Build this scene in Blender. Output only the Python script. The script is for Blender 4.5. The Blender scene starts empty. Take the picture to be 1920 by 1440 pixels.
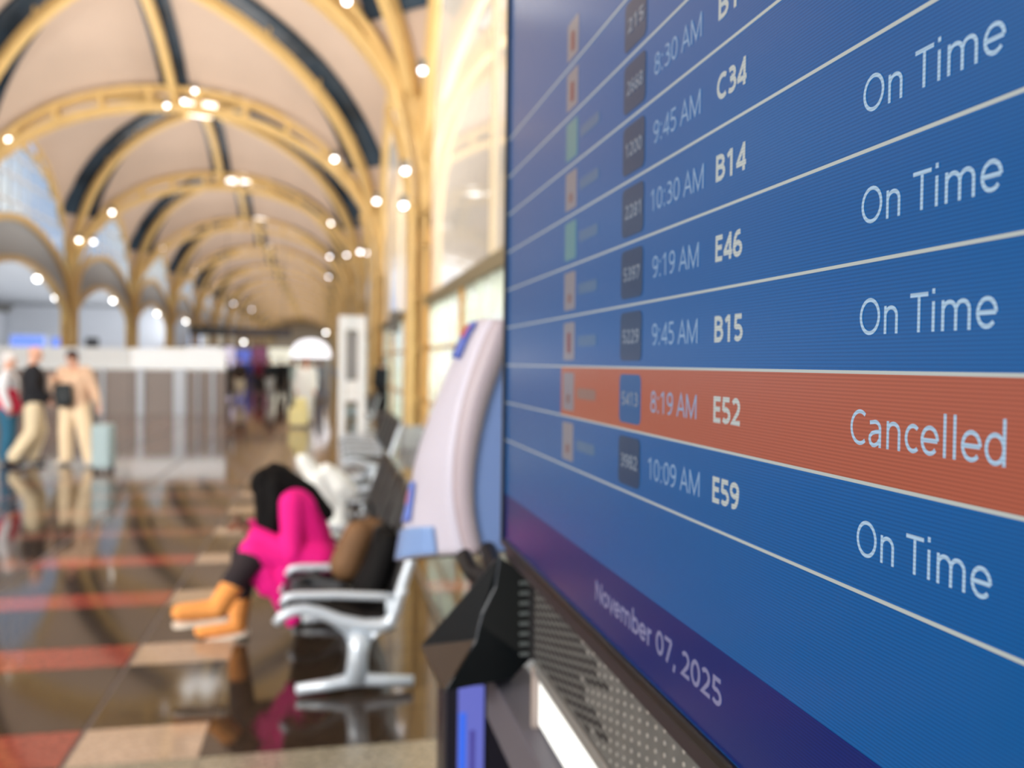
import bpy, math, random
from math import sin, cos, pi, radians, tan, atan
from mathutils import Vector as V, Matrix
random.seed(7)
S = bpy.context.scene
C = S.collection

# ------------------------------------------------------------------ camera
FPX, EYE = 1650.0, V((0, 0, 1.65))
YAW, PITCH, ROLL = radians(12.05), radians(1.31), radians(0.7)
fwd = V((sin(YAW) * cos(PITCH), cos(YAW) * cos(PITCH), -sin(PITCH)))
r0 = V((cos(YAW), -sin(YAW), 0))
u0 = r0.cross(fwd)
RT = r0 * cos(ROLL) + u0 * sin(ROLL)
UP = u0 * cos(ROLL) - r0 * sin(ROLL)
cam = bpy.data.cameras.new('camera')
camo = bpy.data.objects.new('camera', cam)
C.objects.link(camo)
S.camera = camo
camo.matrix_world = Matrix(((RT.x, UP.x, -fwd.x, EYE.x), (RT.y, UP.y, -fwd.y, EYE.y), (RT.z, UP.z, -fwd.z, EYE.z), (0, 0, 0, 1)))
cam.sensor_width = 36
cam.lens = FPX / 1920 * 36
cam.clip_start, cam.clip_end = 0.02, 600
cam.dof.use_dof = True
cam.dof.focus_distance = 0.58
cam.dof.aperture_fstop = 4.6
cam.dof.aperture_blades = 0

def ray(px, py):
    return fwd * FPX + RT * (px - 960) + UP * (720 - py)
def at(px, py, Y):
    d = ray(px, py); return EYE + d * (Y / d.y)
def atX(px, py, X):
    d = ray(px, py); return EYE + d * (X / d.x)
def atZ(px, py, Z):
    d = ray(px, py); return EYE + d * ((Z - EYE.z) / d.z)

# ------------------------------------------------------------------ world and light
w = bpy.data.worlds.new('sky'); S.world = w; w.use_nodes = True
nt = w.node_tree; nt.nodes.clear()
out = nt.nodes.new('ShaderNodeOutputWorld'); bg = nt.nodes.new('ShaderNodeBackground')
tc = nt.nodes.new('ShaderNodeTexCoord'); nz = nt.nodes.new('ShaderNodeTexNoise'); cr = nt.nodes.new('ShaderNodeValToRGB')
nz.inputs['Scale'].default_value = 9; nz.inputs['Detail'].default_value = 4
cr.color_ramp.elements[0].position = .42; cr.color_ramp.elements[0].color = (.42, .58, .9, 1)
cr.color_ramp.elements[1].position = .6; cr.color_ramp.elements[1].color = (.98, .98, 1, 1)
nt.links.new(tc.outputs['Generated'], nz.inputs['Vector']); nt.links.new(nz.outputs['Fac'], cr.inputs['Fac'])
nt.links.new(cr.outputs['Color'], bg.inputs['Color']); bg.inputs['Strength'].default_value = 1.15
nt.links.new(bg.outputs[0], out.inputs[0])

def area(name, loc, target, sx, sy, power, col=(1, 1, 1)):
    l = bpy.data.lights.new(name, 'AREA'); l.shape = 'RECTANGLE'; l.size = sx; l.size_y = sy; l.energy = power; l.color = col
    o = bpy.data.objects.new(name, l); C.objects.link(o); o.location = loc
    o.rotation_euler = (V(target) - V(loc)).to_track_quat('-Z', 'Y').to_euler(); return o
# added key light panels in place of unseen windows behind and left
area('window_daylight', (-9, -5, 5.0), (-2, 12, 0.8), 6, 5, 1800, (1, .96, .9))
area('window_daylight', (-11, 3.5, 4.2), (-5.5, 19, 0.8), 3.5, 3, 1500, (1, .95, .86))  # second key panel, added to brighten the travellers
# added panels floating mid-bay stand in for column uplights on the vaults
for k in range(-1, 13):
    area('vault_uplight', (-4.9, 10.7 + 13.6 * k, 5.6), (-4.9, 10.71 + 13.6 * k, 12), 9, 9, 620, (1, .94, .88))
area('vault_uplight', (7.5, 17, 4.0), (7.5, 17.01, 12), 9, 30, 1300, (1, .96, .9))  # added panel to brighten the vaults of the adjoining hall
area('apron_daylight', (12.5, 18, 4.4), (2, 18.01, 0), 4, 60, 11500, (1, .99, .95))  # added area light that brightens the right hall floor and panes
area('aisle_wall_wash', (-13.5, 62, 4.5), (-27, 62, 2.5), 90, 3, 3200, (.95, .97, 1))  # added panel facing the aisle wall to lighten it, no fixture there
area('aisle_uplight', (-19, 50, 1.0), (-19, 50.01, 6), 9, 60, 3600, (.9, .95, 1))  # added floating panel that only brightens the aisle ceiling
S.view_settings.view_transform = 'Standard'; S.view_settings.look = 'None'
S.view_settings.exposure = 0.0; S.view_settings.gamma = 1; S.view_settings.use_curve_mapping = False

# ------------------------------------------------------------------ materials
def lin(c):
    return tuple((x / 12.92 if x <= .04045 else ((x + .055) / 1.055) ** 2.4) for x in [v / 255 for v in c]) + (1,)
MATS = {}
def mat(name, rgb, rough=.6, metal=0.0, emit=None, strength=1.0, noise=0.0, nscale=8.0, spec=.5, coat=0.0):
    if name in MATS: return MATS[name]
    m = bpy.data.materials.new(name); m.use_nodes = True; MATS[name] = m
    t = m.node_tree; b = t.nodes['Principled BSDF']; c = lin(rgb)
    b.inputs['Base Color'].default_value = c; b.inputs['Roughness'].default_value = rough
    b.inputs['Metallic'].default_value = metal; b.inputs['Specular IOR Level'].default_value = spec
    b.inputs['Coat Weight'].default_value = coat
    if emit:
        b.inputs['Emission Color'].default_value = lin(emit); b.inputs['Emission Strength'].default_value = strength
    if noise:
        tx = t.nodes.new('ShaderNodeTexCoord'); n = t.nodes.new('ShaderNodeTexNoise'); r = t.nodes.new('ShaderNodeValToRGB')
        n.inputs['Scale'].default_value = nscale; n.inputs['Detail'].default_value = 5
        r.color_ramp.elements[0].position = .3; r.color_ramp.elements[1].position = .7
        r.color_ramp.elements[0].color = tuple(x * (1 - noise) for x in c[:3]) + (1,)
        r.color_ramp.elements[1].color = tuple(min(1, x * (1 + noise)) for x in c[:3]) + (1,)
        t.links.new(tx.outputs['Object'], n.inputs['Vector']); t.links.new(n.outputs['Fac'], r.inputs['Fac'])
        t.links.new(r.outputs['Color'], b.inputs['Base Color'])
    return m
def glass_mat(name, tint=(235, 242, 240), gloss=.1, rough=.02):
    m = bpy.data.materials.new(name); m.use_nodes = True; MATS[name] = m
    t = m.node_tree; t.nodes.clear()
    o = t.nodes.new('ShaderNodeOutputMaterial'); mx = t.nodes.new('ShaderNodeMixShader')
    a = t.nodes.new('ShaderNodeBsdfTransparent'); g = t.nodes.new('ShaderNodeBsdfGlossy')
    a.inputs[0].default_value = lin(tint); g.inputs['Roughness'].default_value = rough
    mx.inputs[0].default_value = gloss
    t.links.new(a.outputs[0], mx.inputs[1]); t.links.new(g.outputs[0], mx.inputs[2]); t.links.new(mx.outputs[0], o.inputs[0])
    return m
YEL = mat('yellow_paint', (220, 186, 122), .45, noise=.06, nscale=2)
YELD = mat('ochre_paint', (205, 152, 72), .5, noise=.06, nscale=2)
DOME = mat('beige_vault_panel', (204, 184, 168), .85, noise=.07, nscale=.35)
NAVY = mat('dark_glazing', (44, 62, 78), .25, noise=.5, nscale=.7)
GRAYP = mat('gray_plaster', (168, 172, 176), .8, noise=.05)
AISLE = mat('aisle_ceiling', (140, 143, 148), .85, noise=.05)
WHITEW = mat('white_wall', (205, 209, 216), .7, noise=.04, nscale=.4)
CORN = mat('cornice_gray', (112, 110, 106), .7)
ALU = mat('cast_aluminium', (204, 214, 224), .36, .35, noise=.03)
BLK = mat('black_vinyl', (13, 11, 14), .45, noise=.2, spec=.35)
BLKP = mat('black_plastic', (8, 12, 14), .4, noise=.15, spec=.18)
GLASS = glass_mat('clear_glass')
LAMP = mat('lamp_lens', (255, 255, 255), .4, emit=(255, 252, 248), strength=9.0)
LAMPD = mat('lamp_lens_dim', (255, 255, 255), .4, emit=(250, 248, 255), strength=7.0)
HOUS = mat('lamp_housing', (120, 118, 112), .4, .4)
WHT = mat('white_enamel', (232, 234, 238), .35)
CREAM = mat('cream_paint', (244, 226, 190), .5)

# ------------------------------------------------------------------ mesh builder
class MB:
    def __init__(s): s.v = []; s.f = []; s.mi = []; s.mats = []
    def _m(s, m):
        if m is None: return 0
        if m not in s.mats: s.mats.append(m)
        return s.mats.index(m)
    def add(s, vs, fs, m=None):
        b = len(s.v); k = s._m(m); s.v += [tuple(v) for v in vs]
        for f in fs: s.f.append(tuple(b + i for i in f)); s.mi.append(k)
    def box(s, lo, hi, m=None):
        x0, y0, z0 = lo; x1, y1, z1 = hi
        s.add([(x0, y0, z0), (x1, y0, z0), (x1, y1, z0), (x0, y1, z0), (x0, y0, z1), (x1, y0, z1), (x1, y1, z1), (x0, y1, z1)],
              [(0, 3, 2, 1), (4, 5, 6, 7), (0, 1, 5, 4), (1, 2, 6, 5), (2, 3, 7, 6), (3, 0, 4, 7)], m)
    def bar(s, a, b, wx, wy, m=None, ref=(0, 0, 1)):
        a, b = V(a), V(b); d = (b - a).normalized(); r = V(ref)
        if abs(d.dot(r)) > .95: r = V((1, 0, 0))
        sx = d.cross(r).normalized() * wx / 2; sy = sx.cross(d).normalized() * wy / 2
        vs = [p + i * sx + j * sy for p in (a, b) for i, j in ((-1, -1), (1, -1), (1, 1), (-1, 1))]
        s.add(vs, [(0, 1, 2, 3), (7, 6, 5, 4), (0, 4, 5, 1), (1, 5, 6, 2), (2, 6, 7, 3), (3, 7, 4, 0)], m)
    def tube(s, pts, r, n=10, m=None, flat=1.0, ref=None):
        pts = [V(p) for p in pts]; rs = r if isinstance(r, (list, tuple)) else [r] * len(pts)
        vs = []; fs = []; up = V(ref) if ref else V((0.12, 0.31, 0.94)).normalized()
        for i, p in enumerate(pts):
            d = (pts[min(i + 1, len(pts) - 1)] - pts[max(i - 1, 0)]).normalized()
            a = d.cross(up)
            if a.length < .05: a = d.cross(V((1, 0, 0)))
            a.normalize(); b = a.cross(d).normalized()
            for k in range(n):
                t = 2 * pi * k / n; vs.append(p + (a * cos(t) * flat + b * sin(t)) * rs[i])
        for i in range(len(pts) - 1):
            for k in range(n):
                fs.append((i * n + k, i * n + (k + 1) % n, (i + 1) * n + (k + 1) % n, (i + 1) * n + k))
        fs.append(tuple(range(n - 1, -1, -1))); fs.append(tuple((len(pts) - 1) * n + k for k in range(n)))
        s.add(vs, fs, m)
    def ell(s, c, r, n=12, mm=8, m=None, rot=None):
        c = V(c); r = r if isinstance(r, (list, tuple)) else (r, r, r); vs = []; fs = []
        R = rot or Matrix.Identity(3)
        vs.append(c + R @ V((0, 0, r[2])))
        for i in range(1, mm):
            p = pi * i / mm
            for k in range(n):
                t = 2 * pi * k / n; vs.append(c + R @ V((r[0] * sin(p) * cos(t), r[1] * sin(p) * sin(t), r[2] * cos(p))))
        vs.append(c + R @ V((0, 0, -r[2]))); L = len(vs) - 1
        for k in range(n): fs.append((0, 1 + k, 1 + (k + 1) % n))
        for i in range(mm - 2):
            for k in range(n):
                a = 1 + i * n; fs.append((a + k, a + n + k, a + n + (k + 1) % n, a + (k + 1) % n))
        a = 1 + (mm - 2) * n
        for k in range(n): fs.append((a + k, L, a + (k + 1) % n))
        s.add(vs, fs, m)
    def cap(s, a, ra, b, rb, n=12):          # tapered capsule
        a, b = V(a), V(b); d = b - a; L = d.length
        if L < 1e-5: s.ell(a, ra, n); return
        d.normalize(); pts = []; rs = []
        for i in range(5):
            t = pi / 2 * i / 4; pts.append(a - d * ra * cos(t)); rs.append(max(ra * sin(t), ra * .02))
        for i in range(5):
            t = pi / 2 * i / 4; pts.append(b + d * rb * sin(t)); rs.append(max(rb * cos(t), rb * .02))
        up = V((0.3, 0.5, 0.81)).normalized() if abs(d.z) < .8 else V((1, .2, 0)).normalized()
        x = d.cross(up).normalized(); y = x.cross(d); vs = []; fs = []
        for p, r in zip(pts, rs):
            for k in range(n):
                t = 2 * pi * k / n; vs.append(p + (x * cos(t) + y * sin(t)) * r)
        for i in range(9):
            for k in range(n): fs.append((i * n + k, i * n + (k + 1) % n, (i + 1) * n + (k + 1) % n, (i + 1) * n + k))
        fs.append(tuple(range(n - 1, -1, -1))); fs.append(tuple(9 * n + k for k in range(n)))
        s.add(vs, fs)
    def prism(s, poly, d, m=None):           # polygon extruded by vector d
        n = len(poly); d = V(d); vs = [V(p) for p in poly] + [V(p) + d for p in poly]
        s.add(vs, [tuple(range(n)), tuple(range(2 * n - 1, n - 1, -1))] + [(i, (i + 1) % n + 0, n + (i + 1) % n, n + i) for i in range(n)], m)
    def grid(s, P, m=None):                  # P[i][j] grid of points
        a, b = len(P), len(P[0]); vs = [p for r in P for p in r]
        s.add(vs, [(i * b + j, i * b + j + 1, (i + 1) * b + j + 1, (i + 1) * b + j) for i in range(a - 1) for j in range(b - 1)], m)
    def mesh(s, name, m=None, smooth=False):
        me = bpy.data.meshes.new(name); me.from_pydata(s.v, [], s.f)
        ms = s.mats or ([m] if m else [])
        for x in ms: me.materials.append(x)
        if len(ms) > 1: me.polygons.foreach_set('material_index', s.mi)
        if smooth: me.polygons.foreach_set('use_smooth', [True] * len(s.f))
        me.update(); return me
    def build(s, name, m=None, parent=None, smooth=False, bevel=0):
        o = bpy.data.objects.new(name, s.mesh(name, m, smooth)); C.objects.link(o)
        if parent:
            o.parent = parent
            if parent.get('_base'): o.location = -V(parent['_base'])
        if bevel:
            b = o.modifiers.new('bevel', 'BEVEL'); b.width = bevel; b.segments = 2; b.limit_method = 'ANGLE'
        return o
def thing(name, label, cat, loc=(0, 0, 0), group=None, world=True):
    o = bpy.data.objects.new(name, None); C.objects.link(o); o.location = loc; o.empty_display_size = .1
    o['label'] = label; o['category'] = cat
    if world: o['_base'] = tuple(loc)
    if group: o['group'] = group
    return o
def tag(o, label, cat, group=None, kind=None):
    o['label'] = label; o['category'] = cat
    if group: o['group'] = group
    if kind: o['kind'] = kind
    return o
def struct(o): o['kind'] = 'structure'; return o
def empty_struct(name, loc=(0, 0, 0)):
    o = bpy.data.objects.new(name, None); C.objects.link(o); o.location = loc; o['kind'] = 'structure'; o['_base'] = tuple(loc); return o
def link_copy(src, parent=None, off=(0, 0, 0)):
    c = src.copy(); C.objects.link(c); c.parent = parent; c.location = src.location + V(off); return c

# ------------------------------------------------------------------ hall dimensions
XL, XR, BAY, Y0 = -11.7, 1.9, 13.65, 17.45
XC = (XL + XR) / 2; HW = (XR - XL) / 2
ZS = 4.6
NB0, NB1 = -2, 15           # bay index range, bay k spans Y0+BAY*(k-1) .. Y0+BAY*k
def dome_z(u, v):
    p = 2.1; a, b = min(1, abs(u)) ** p, min(1, abs(v)) ** p
    return ZS + 7.5 * max(0.0, 1 - .41 * (a + b) - .18 * a * b) ** (1 / 2.2)
def vault_at(x, y):
    return dome_z((x - XC) / HW, (((y - Y0) / BAY) % 1) * 2 - 1) + .3
def arch_z(u, b=5.4): return ZS + b * max(0.0, 1 - abs(u) ** 2.1) ** (1 / 2.1)

# floor ------------------------------------------------------------
fl = MB(); fl.box((-27.5, -14, -.25), (16.5, 215, -.004))
floor = struct(fl.build('floor', mat('floor_screed', (92, 84, 88), .3)))
def terrazzo(name, c, dark, rough=.07):
    m = mat(name, c, rough, spec=.6)
    t = m.node_tree; b = t.nodes['Principled BSDF']
    tx = t.nodes.new('ShaderNodeTexCoord'); vo = t.nodes.new('ShaderNodeTexVoronoi'); vo.inputs['Scale'].default_value = 90
    n = t.nodes.new('ShaderNodeTexNoise'); n.inputs['Scale'].default_value = 1.3; n.inputs['Detail'].default_value = 6
    r = t.nodes.new('ShaderNodeValToRGB'); r.color_ramp.elements[0].color = lin(c); r.color_ramp.elements[1].color = lin(dark)
    r.color_ramp.elements[0].position = .25; r.color_ramp.elements[1].position = .8
    sep = t.nodes.new('ShaderNodeSeparateColor'); ad = t.nodes.new('ShaderNodeMath'); ad.operation = 'ADD'
    ml = t.nodes.new('ShaderNodeMath'); ml.operation = 'MULTIPLY'; ml.inputs[1].default_value = .5
    t.links.new(tx.outputs['Object'], vo.inputs['Vector']); t.links.new(tx.outputs['Object'], n.inputs['Vector'])
    t.links.new(vo.outputs['Color'], sep.inputs[0]); t.links.new(sep.outputs[0], ad.inputs[0]); t.links.new(n.outputs['Fac'], ad.inputs[1])
    t.links.new(ad.outputs[0], ml.inputs[0]); t.links.new(ml.outputs[0], r.inputs['Fac']); t.links.new(r.outputs['Color'], b.inputs['Base Color'])
    return m
T_DARK = terrazzo('dark_brown_terrazzo', (64, 52, 42), (34, 27, 22))
T_RED = terrazzo('red_terrazzo', (164, 80, 66), (112, 46, 40))
T_ROSE = terrazzo('rose_brown_terrazzo', (124, 84, 70), (96, 62, 50))
T_BEI = terrazzo('beige_terrazzo', (192, 170, 150), (156, 136, 118))
T_TAN = terrazzo('brown_terrazzo', (128, 96, 74), (92, 66, 50))
T_SPK = terrazzo('speckled_gray_terrazzo', (164, 158, 140), (106, 100, 86), .2)
TILE_MESH = {}
def tile(x0, x1, y0, y1, m, stuff=None):
    g = .003; x0 += g; x1 -= g; y0 += g; y1 -= g
    if stuff is not None:
        stuff.box((x0, y0, -.02), (x1, y1, 0), m); return
    key = (round(x1 - x0, 3), round(y1 - y0, 3), m.name)
    if key not in TILE_MESH:
        b = MB(); b.box((0, 0, -.02), (x1 - x0, y1 - y0, 0)); TILE_MESH[key] = b.mesh('tile', m)
    o = bpy.data.objects.new('tile', TILE_MESH[key]); C.objects.link(o); o.parent = floor; o.location = (x0, y0, 0)
rest = MB()
YB = 3.81; PY = 1.22
cols = []                                    # (x0, x1, kind)
x = -1.035
cols.append((-1.02, -.50, 'B')); cols.append((-.50, .72, 'K')); cols.append((.75, 1.9, 'R'))
while x > -11.5:
    cols.append((x - 1.22, x, 'R')); cols.append((x - 1.22 - .52, x - 1.22 - .03, 'B'))
    cols.append((x - 1.22 - .52 - .7, x - 1.22 - .52, 'K')); x -= 2.44 + .03
for j in range(-8, 45):
    y = YB + j * PY
    for (a, b_, kd) in cols:
        near = 0 <= j < 11 and b_ > -8 and a < .8
        st = None if near else rest
        if j < 0 and a > -1.1:
            tile(a, b_, y, y + PY, T_SPK, rest); continue
        bm_ = {'R': T_RED, 'B': T_BEI, 'K': T_DARK}[kd]
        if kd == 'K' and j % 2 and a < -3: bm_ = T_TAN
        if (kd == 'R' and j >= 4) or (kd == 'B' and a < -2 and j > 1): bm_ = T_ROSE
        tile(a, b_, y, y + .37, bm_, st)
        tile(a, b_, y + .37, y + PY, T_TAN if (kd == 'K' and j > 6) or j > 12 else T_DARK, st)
# slab rows at the foot of the picture, right of the beige blocks
far = MB()
fy = YB + 45 * PY
while fy < 205:
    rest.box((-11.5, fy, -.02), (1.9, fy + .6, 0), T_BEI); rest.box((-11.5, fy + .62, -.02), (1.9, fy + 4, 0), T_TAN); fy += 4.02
rest.box((1.92, -12, -.02), (16.3, 170, 0), T_SPK)
rest.box((-27, -12, -.02), (-11.6, 170, 0), T_TAN)
o = rest.build('tile_field', None, floor); o['kind'] = 'stuff'

# vaults -------------------------------------------------------------
def vault_panel(N=20):
    b = MB(); P = []
    for i in range(N + 1):
        row = []
        for j in range(N + 1):
            # denser near the edges where the shell drops
            u = sin(pi / 2 * (2 * i / N - 1)); v = sin(pi / 2 * (2 * j / N - 1))
            row.append((u * HW, v * BAY / 2, dome_z(u, v) + .28))
        P.append(row)
    b.grid(P)
    b2 = MB(); b2.v = b.v + [(x, y, z + .2) for x, y, z in b.v]; n = len(b.v)
    b2.f = [tuple(reversed(f)) for f in b.f] + [tuple(i + n for i in f) for f in b.f]; b2.mi = [0] * len(b2.f)
    return b2.mesh('vault_panel', DOME, True)
VP_MESH = vault_panel()
def curve_pts(fn, n=22): return [fn(i / n) for i in range(n + 1)]
def spaced(n): return [sin(pi / 2 * (2 * i / n - 1)) for i in range(n + 1)]
def flat_strip(b, pts, side, w0, w1, drop, m):
    P = []
    for i, p in enumerate(pts):
        t = i / (len(pts) - 1); w = w0 + (w1 - w0) * t
        P.append([p + side * .0 + V((0, 0, drop)), p + side * (.1 + w) + V((0, 0, drop))])
    b.grid(P, m)
    P2 = [[q + V((0, 0, .08)) for q in r] for r in P]; b.grid(P2, m)
def arch_ladder(b, pts_lo, pts_hi, wd, rt, m, ref, every=3):
    b.tube(pts_lo, wd, 8, m); b.tube(pts_hi, wd * .8, 8, m)
    for i in range(1, len(pts_lo) - 1, every): b.bar(pts_lo[i], pts_hi[i], wd * 1.5, wd * 1.0, m, ref)
# transverse arch mesh (centred at x=0,y=0)
def transverse_mesh():
    b = MB()
    us = spaced(28)
    for dy in (-.22, .22):
        lo = [V((u * HW, dy, arch_z(u, 5.4))) for u in us]; hi = [V((u * HW, dy, arch_z(u, 6.0))) for u in us]
        arch_ladder(b, lo, hi, .105, .08, YEL, (0, 1, 0), 2)
    for u in us[2:-2:2]:
        b.bar((u * HW, -.22, arch_z(u, 5.4)), (u * HW, .22, arch_z(u, 5.4)), .1, .1, YEL)
    return b.mesh('transverse_arch', YEL, False)
TR_MESH = transverse_mesh()
def side_mesh():
    b = MB(); us = spaced(28)
    lo = [V((0, u * BAY / 2, arch_z(u, 5.4))) for u in us]; hi = [V((0, u * BAY / 2, arch_z(u, 6.0))) for u in us]
    arch_ladder(b, lo, hi, .12, .08, YEL, (1, 0, 0), 2)
    return b.mesh('side_arch', YEL)
SD_MESH = side_mesh()
def rib_mesh(kind):
    b = MB(); g = MB()
    if kind == 'spine':
        us = [i / 12 for i in range(13)]
        pts = [V((0, .9 + u * (BAY / 2 - .9), dome_z(0, (.9 + u * (BAY / 2 - .9)) / (BAY / 2)) - .3)) for u in us]; side = V((1, 0, 0)); w0 = w1 = .34
    else:
        us = [.1 + .9 * sin(pi / 2 * i / 22) for i in range(23)]
        pts = [V((u * HW, u * BAY / 2, dome_z(u, u) - .3)) for u in us]; side = V((1, -1, 0)).normalized(); w0, w1 = .3, .75
    for p0, p1 in zip(pts[:-1], pts[1:]): b.bar(p0, p1 + (p1 - p0) * .04, .24, .3, YEL)
    for p in pts[2:-1:4]:
        b.bar(p, p + V((0, 0, .5)), .07, .07, YEL, (1, 0, 0))
    pts = [p for p in pts if abs(p.x) < .93 * HW or kind == 'spine']
    flat_strip(g, pts, side, w0, w1, .45, NAVY); flat_strip(g, pts, -side, w0, w1, .45, NAVY)
    return b.mesh(kind + '_rib', YEL), g.mesh('glazed_strip', NAVY)
SP, SPG = rib_mesh('spine'); DG, DGG = rib_mesh('diagonal')
ceil = empty_struct('ceiling')
def cpart(name, me, loc, rz=0, sx=1, sy=1, parent=None):
    o = bpy.data.objects.new(name, me); C.objects.link(o); o.parent = parent or ceil; o.location = loc
    o.rotation_euler = (0, 0, rz); o.scale = (sx, sy, 1); return o
oc = MB()
oc.tube([(cos(t) * 1.12, sin(t) * 1.12, 11.95) for t in [2 * pi * i / 24 for i in range(25)]], .1, 8, YEL)
OC_MESH = oc.mesh('oculus_ring', YEL)
ol = MB(); ol.ell((0, 0, 12.0), (1.05, 1.05, .42), 20, 8); OL_MESH = ol.mesh('skylight_lens', mat('skylight_lens', (255, 255, 255), .4, emit=(255, 255, 252), strength=2.2), True)
for side_i, xc in enumerate((XC, XC + 2 * HW)):
    for k in range(-1 if side_i == 0 else 0, 15 if side_i == 0 else 5):
        yc = Y0 + BAY * (k - .5)
        cpart('vault_panel', VP_MESH, (xc, yc, 0))
        for sx in (1, -1):
            for sy in (1, -1):
                d = cpart('diagonal_rib', DG, (xc, yc, 0), 0, sx, sy); g = cpart('glazed_strip', DGG, (0, 0, 0), parent=d)
        for sy in (1, -1):
            d = cpart('spine_rib', SP, (xc, yc, 0), 0, 1, sy); cpart('glazed_strip', SPG, (0, 0, 0), parent=d)
        r = cpart('oculus_ring', OC_MESH, (xc, yc, 0)); cpart('skylight_lens', OL_MESH, (0, 0, 0), parent=r)
        cpart('transverse_arch', TR_MESH, (xc, yc + BAY / 2, 0))
        if side_i == 0: cpart('side_arch', SD_MESH, (XL, yc, 0))
        cpart('side_arch', SD_MESH, (xc + HW, yc, 0))
# wide plates covering the shell's rim above the side walls
# columns --------------------------------------------------------------
def column_mesh(cw=.5, r=.085):
    b = MB()
    for sx in (-1, 1):
        for sy in (-1, 1):
            b.tube([(sx * cw / 2, sy * cw / 2, 0), (sx * cw / 2, sy * cw / 2, ZS + .1)], r, 10)
    for z in (0.9, 1.9, 2.9, 3.9, 4.55):
        b.box((-cw / 2, -cw / 2, z), (cw / 2, cw / 2, z + .06))
    b.box((-.05, -cw / 2, 0), (.05, cw / 2, ZS)); b.box((-cw / 2, -.05, 0), (cw / 2, .05, ZS))
    return b.mesh('shaft', YEL)
def fan_mesh():
    b = MB()
    for a in range(4):
        d = V((cos(a * pi / 2 + pi / 4), sin(a * pi / 2 + pi / 4), 0))
        pts = [d * (.32 + .16 * t + .5 * t ** 3) + V((0, 0, ZS - .9 + 3.1 * t)) for t in [i / 8 for i in range(9)]]
        b.tube(pts, .075, 8)
    return b.mesh('fan_strut', YEL)
CM, FM = column_mesh(), fan_mesh()
bb = MB(); bb.box((-.4, -.4, 0), (.4, .4, .35)); bb.box((-.34, -.34, .35), (.34, .34, .42)); BM = bb.mesh('plinth', GRAYP)
ordw = ['nearest', 'second', 'third', 'fourth', 'fifth', 'sixth', 'seventh', 'eighth']
for s_, X in (('left', XL), ('right', XR)):
    for k in range(0, 14):
        vis = k - 2 if s_ == 'left' else k
        y = Y0 + BAY * k
        if s_ == 'left' and k < 2: lab = 'yellow steel arcade column outside the left of the picture'
        elif vis < 3: lab = 'yellow clustered steel column, %s of the %s row' % (ordw[vis], s_)
        else: lab = 'distant yellow steel column far down the %s row of the hall' % s_
        c = thing('column', lab, 'column', (X, y, 0), ('distant columns of the %s row' % s_) if vis >= 3 else ('columns of the %s row' % s_), world=False)
        for nm, me in (('shaft', CM), ('fan_strut', FM), ('plinth', BM)):
            o = bpy.data.objects.new(nm, me); C.objects.link(o); o.parent = c

# left arcade, clerestory and aisle ----------------------------------------
def arc2(u, zs, h, n=2.1): return zs + h * max(0, 1 - abs(u) ** n) ** (1 / n)
NW = 1
for k in range(-1, 13):
    yc = Y0 + BAY * (k - .5); us = spaced(26)
    wl = empty_struct('wall_left', (XL, yc, 0))
    b = MB()
    for h_, zs_, w_ in ((2.5, 4.6, .2), (2.3, 3.2, .17)):
        pts = [V((XL, yc + u * (BAY / 2 - .3), arc2(u, zs_, h_, 1.75))) for u in us]
        b2 = MB()
        for p0, p1 in zip(pts[:-1], pts[1:]): b2.bar(p0, p1 + (p1 - p0) * .03, .3, w_ * 1.3, CREAM if 0 else YEL)
        b2.build('arcade_arch', YEL, wl)
    P = [[(XL - .05, yc + u * (BAY / 2 - .3), arc2(u, 3.2, 2.3, 1.75)), (XL - .05, yc + u * (BAY / 2 - .3), arc2(u, 4.6, 2.5, 1.75))] for u in us]
    b = MB(); b.grid(P, GRAYP); b.grid([[(-.1 + a[0], a[1], a[2]) for a in r] for r in P], GRAYP); b.build('spandrel_panel', GRAYP, wl)
    win = empty_struct('window_%d' % NW, (XL, yc, 0)); NW += 1
    P = [[(XL + .02, yc + u * BAY / 2, arc2(u, 4.6, 2.5, 1.75)), (XL + .02, yc + u * BAY / 2, max(arc2(u, 4.6, 2.5, 1.75), arch_z(u, 5.4)))] for u in us]
    b = MB(); b.grid(P); b.build('pane', GLASS, win)
    for u in [i / 6 - 1 for i in range(1, 12)]:
        b = MB(); z0, z1 = arc2(u, 4.6, 2.5, 1.75), arch_z(u, 5.4)
        b.bar((XL, yc + u * BAY / 2, z0), (XL, yc + u * BAY / 2, z1), .07, .1); b.build('mullion', WHT, win)
    for z in (7.6, 8.6, 9.4):
        uu = max(0, 1 - ((z - ZS) / 5.4) ** 2.1) ** (1 / 2.1); b = MB()
        b.bar((XL, yc - uu * BAY / 2, z), (XL, yc + uu * BAY / 2, z), .07, .09); b.build('glazing_bar', WHT, win)
b = MB(); b.box((-27.3, -12, 6.2), (XL - .15, 150, 6.4)); struct(b.build('ceiling_aisle', AISLE))
wl = MB(); wl.box((-27.2, -12, 0), (-27.0, 170, 6.2)); wl = struct(wl.build('wall_left_aisle', WHITEW))
b = MB(); b.box((-27, 4, 5.9), (-26.5, 150, 6.2), CORN); b.box((-27, 4, 5.55), (-26.8, 150, 5.9), CORN); struct(b.build('trim_1', CORN))
for i in range(14):
    b = MB(); b.box((-27, 30 + i * 8, 0), (-26.9, 30.25 + i * 8, 5.5)); b.build('pilaster', GRAYP, wl)
# end wall of the hall
b = MB(); b.box((-27, 209, 0), (16, 209.4, 13)); struct(b.build('wall_end', mat('dim_end_wall', (226, 204, 168), .9, noise=.1)))
b = MB(); b.box((XL - .3, 84, 0), (-26.9, 84.3, 6.2)); struct(b.build('wall_aisle_end', WHITEW))

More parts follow.
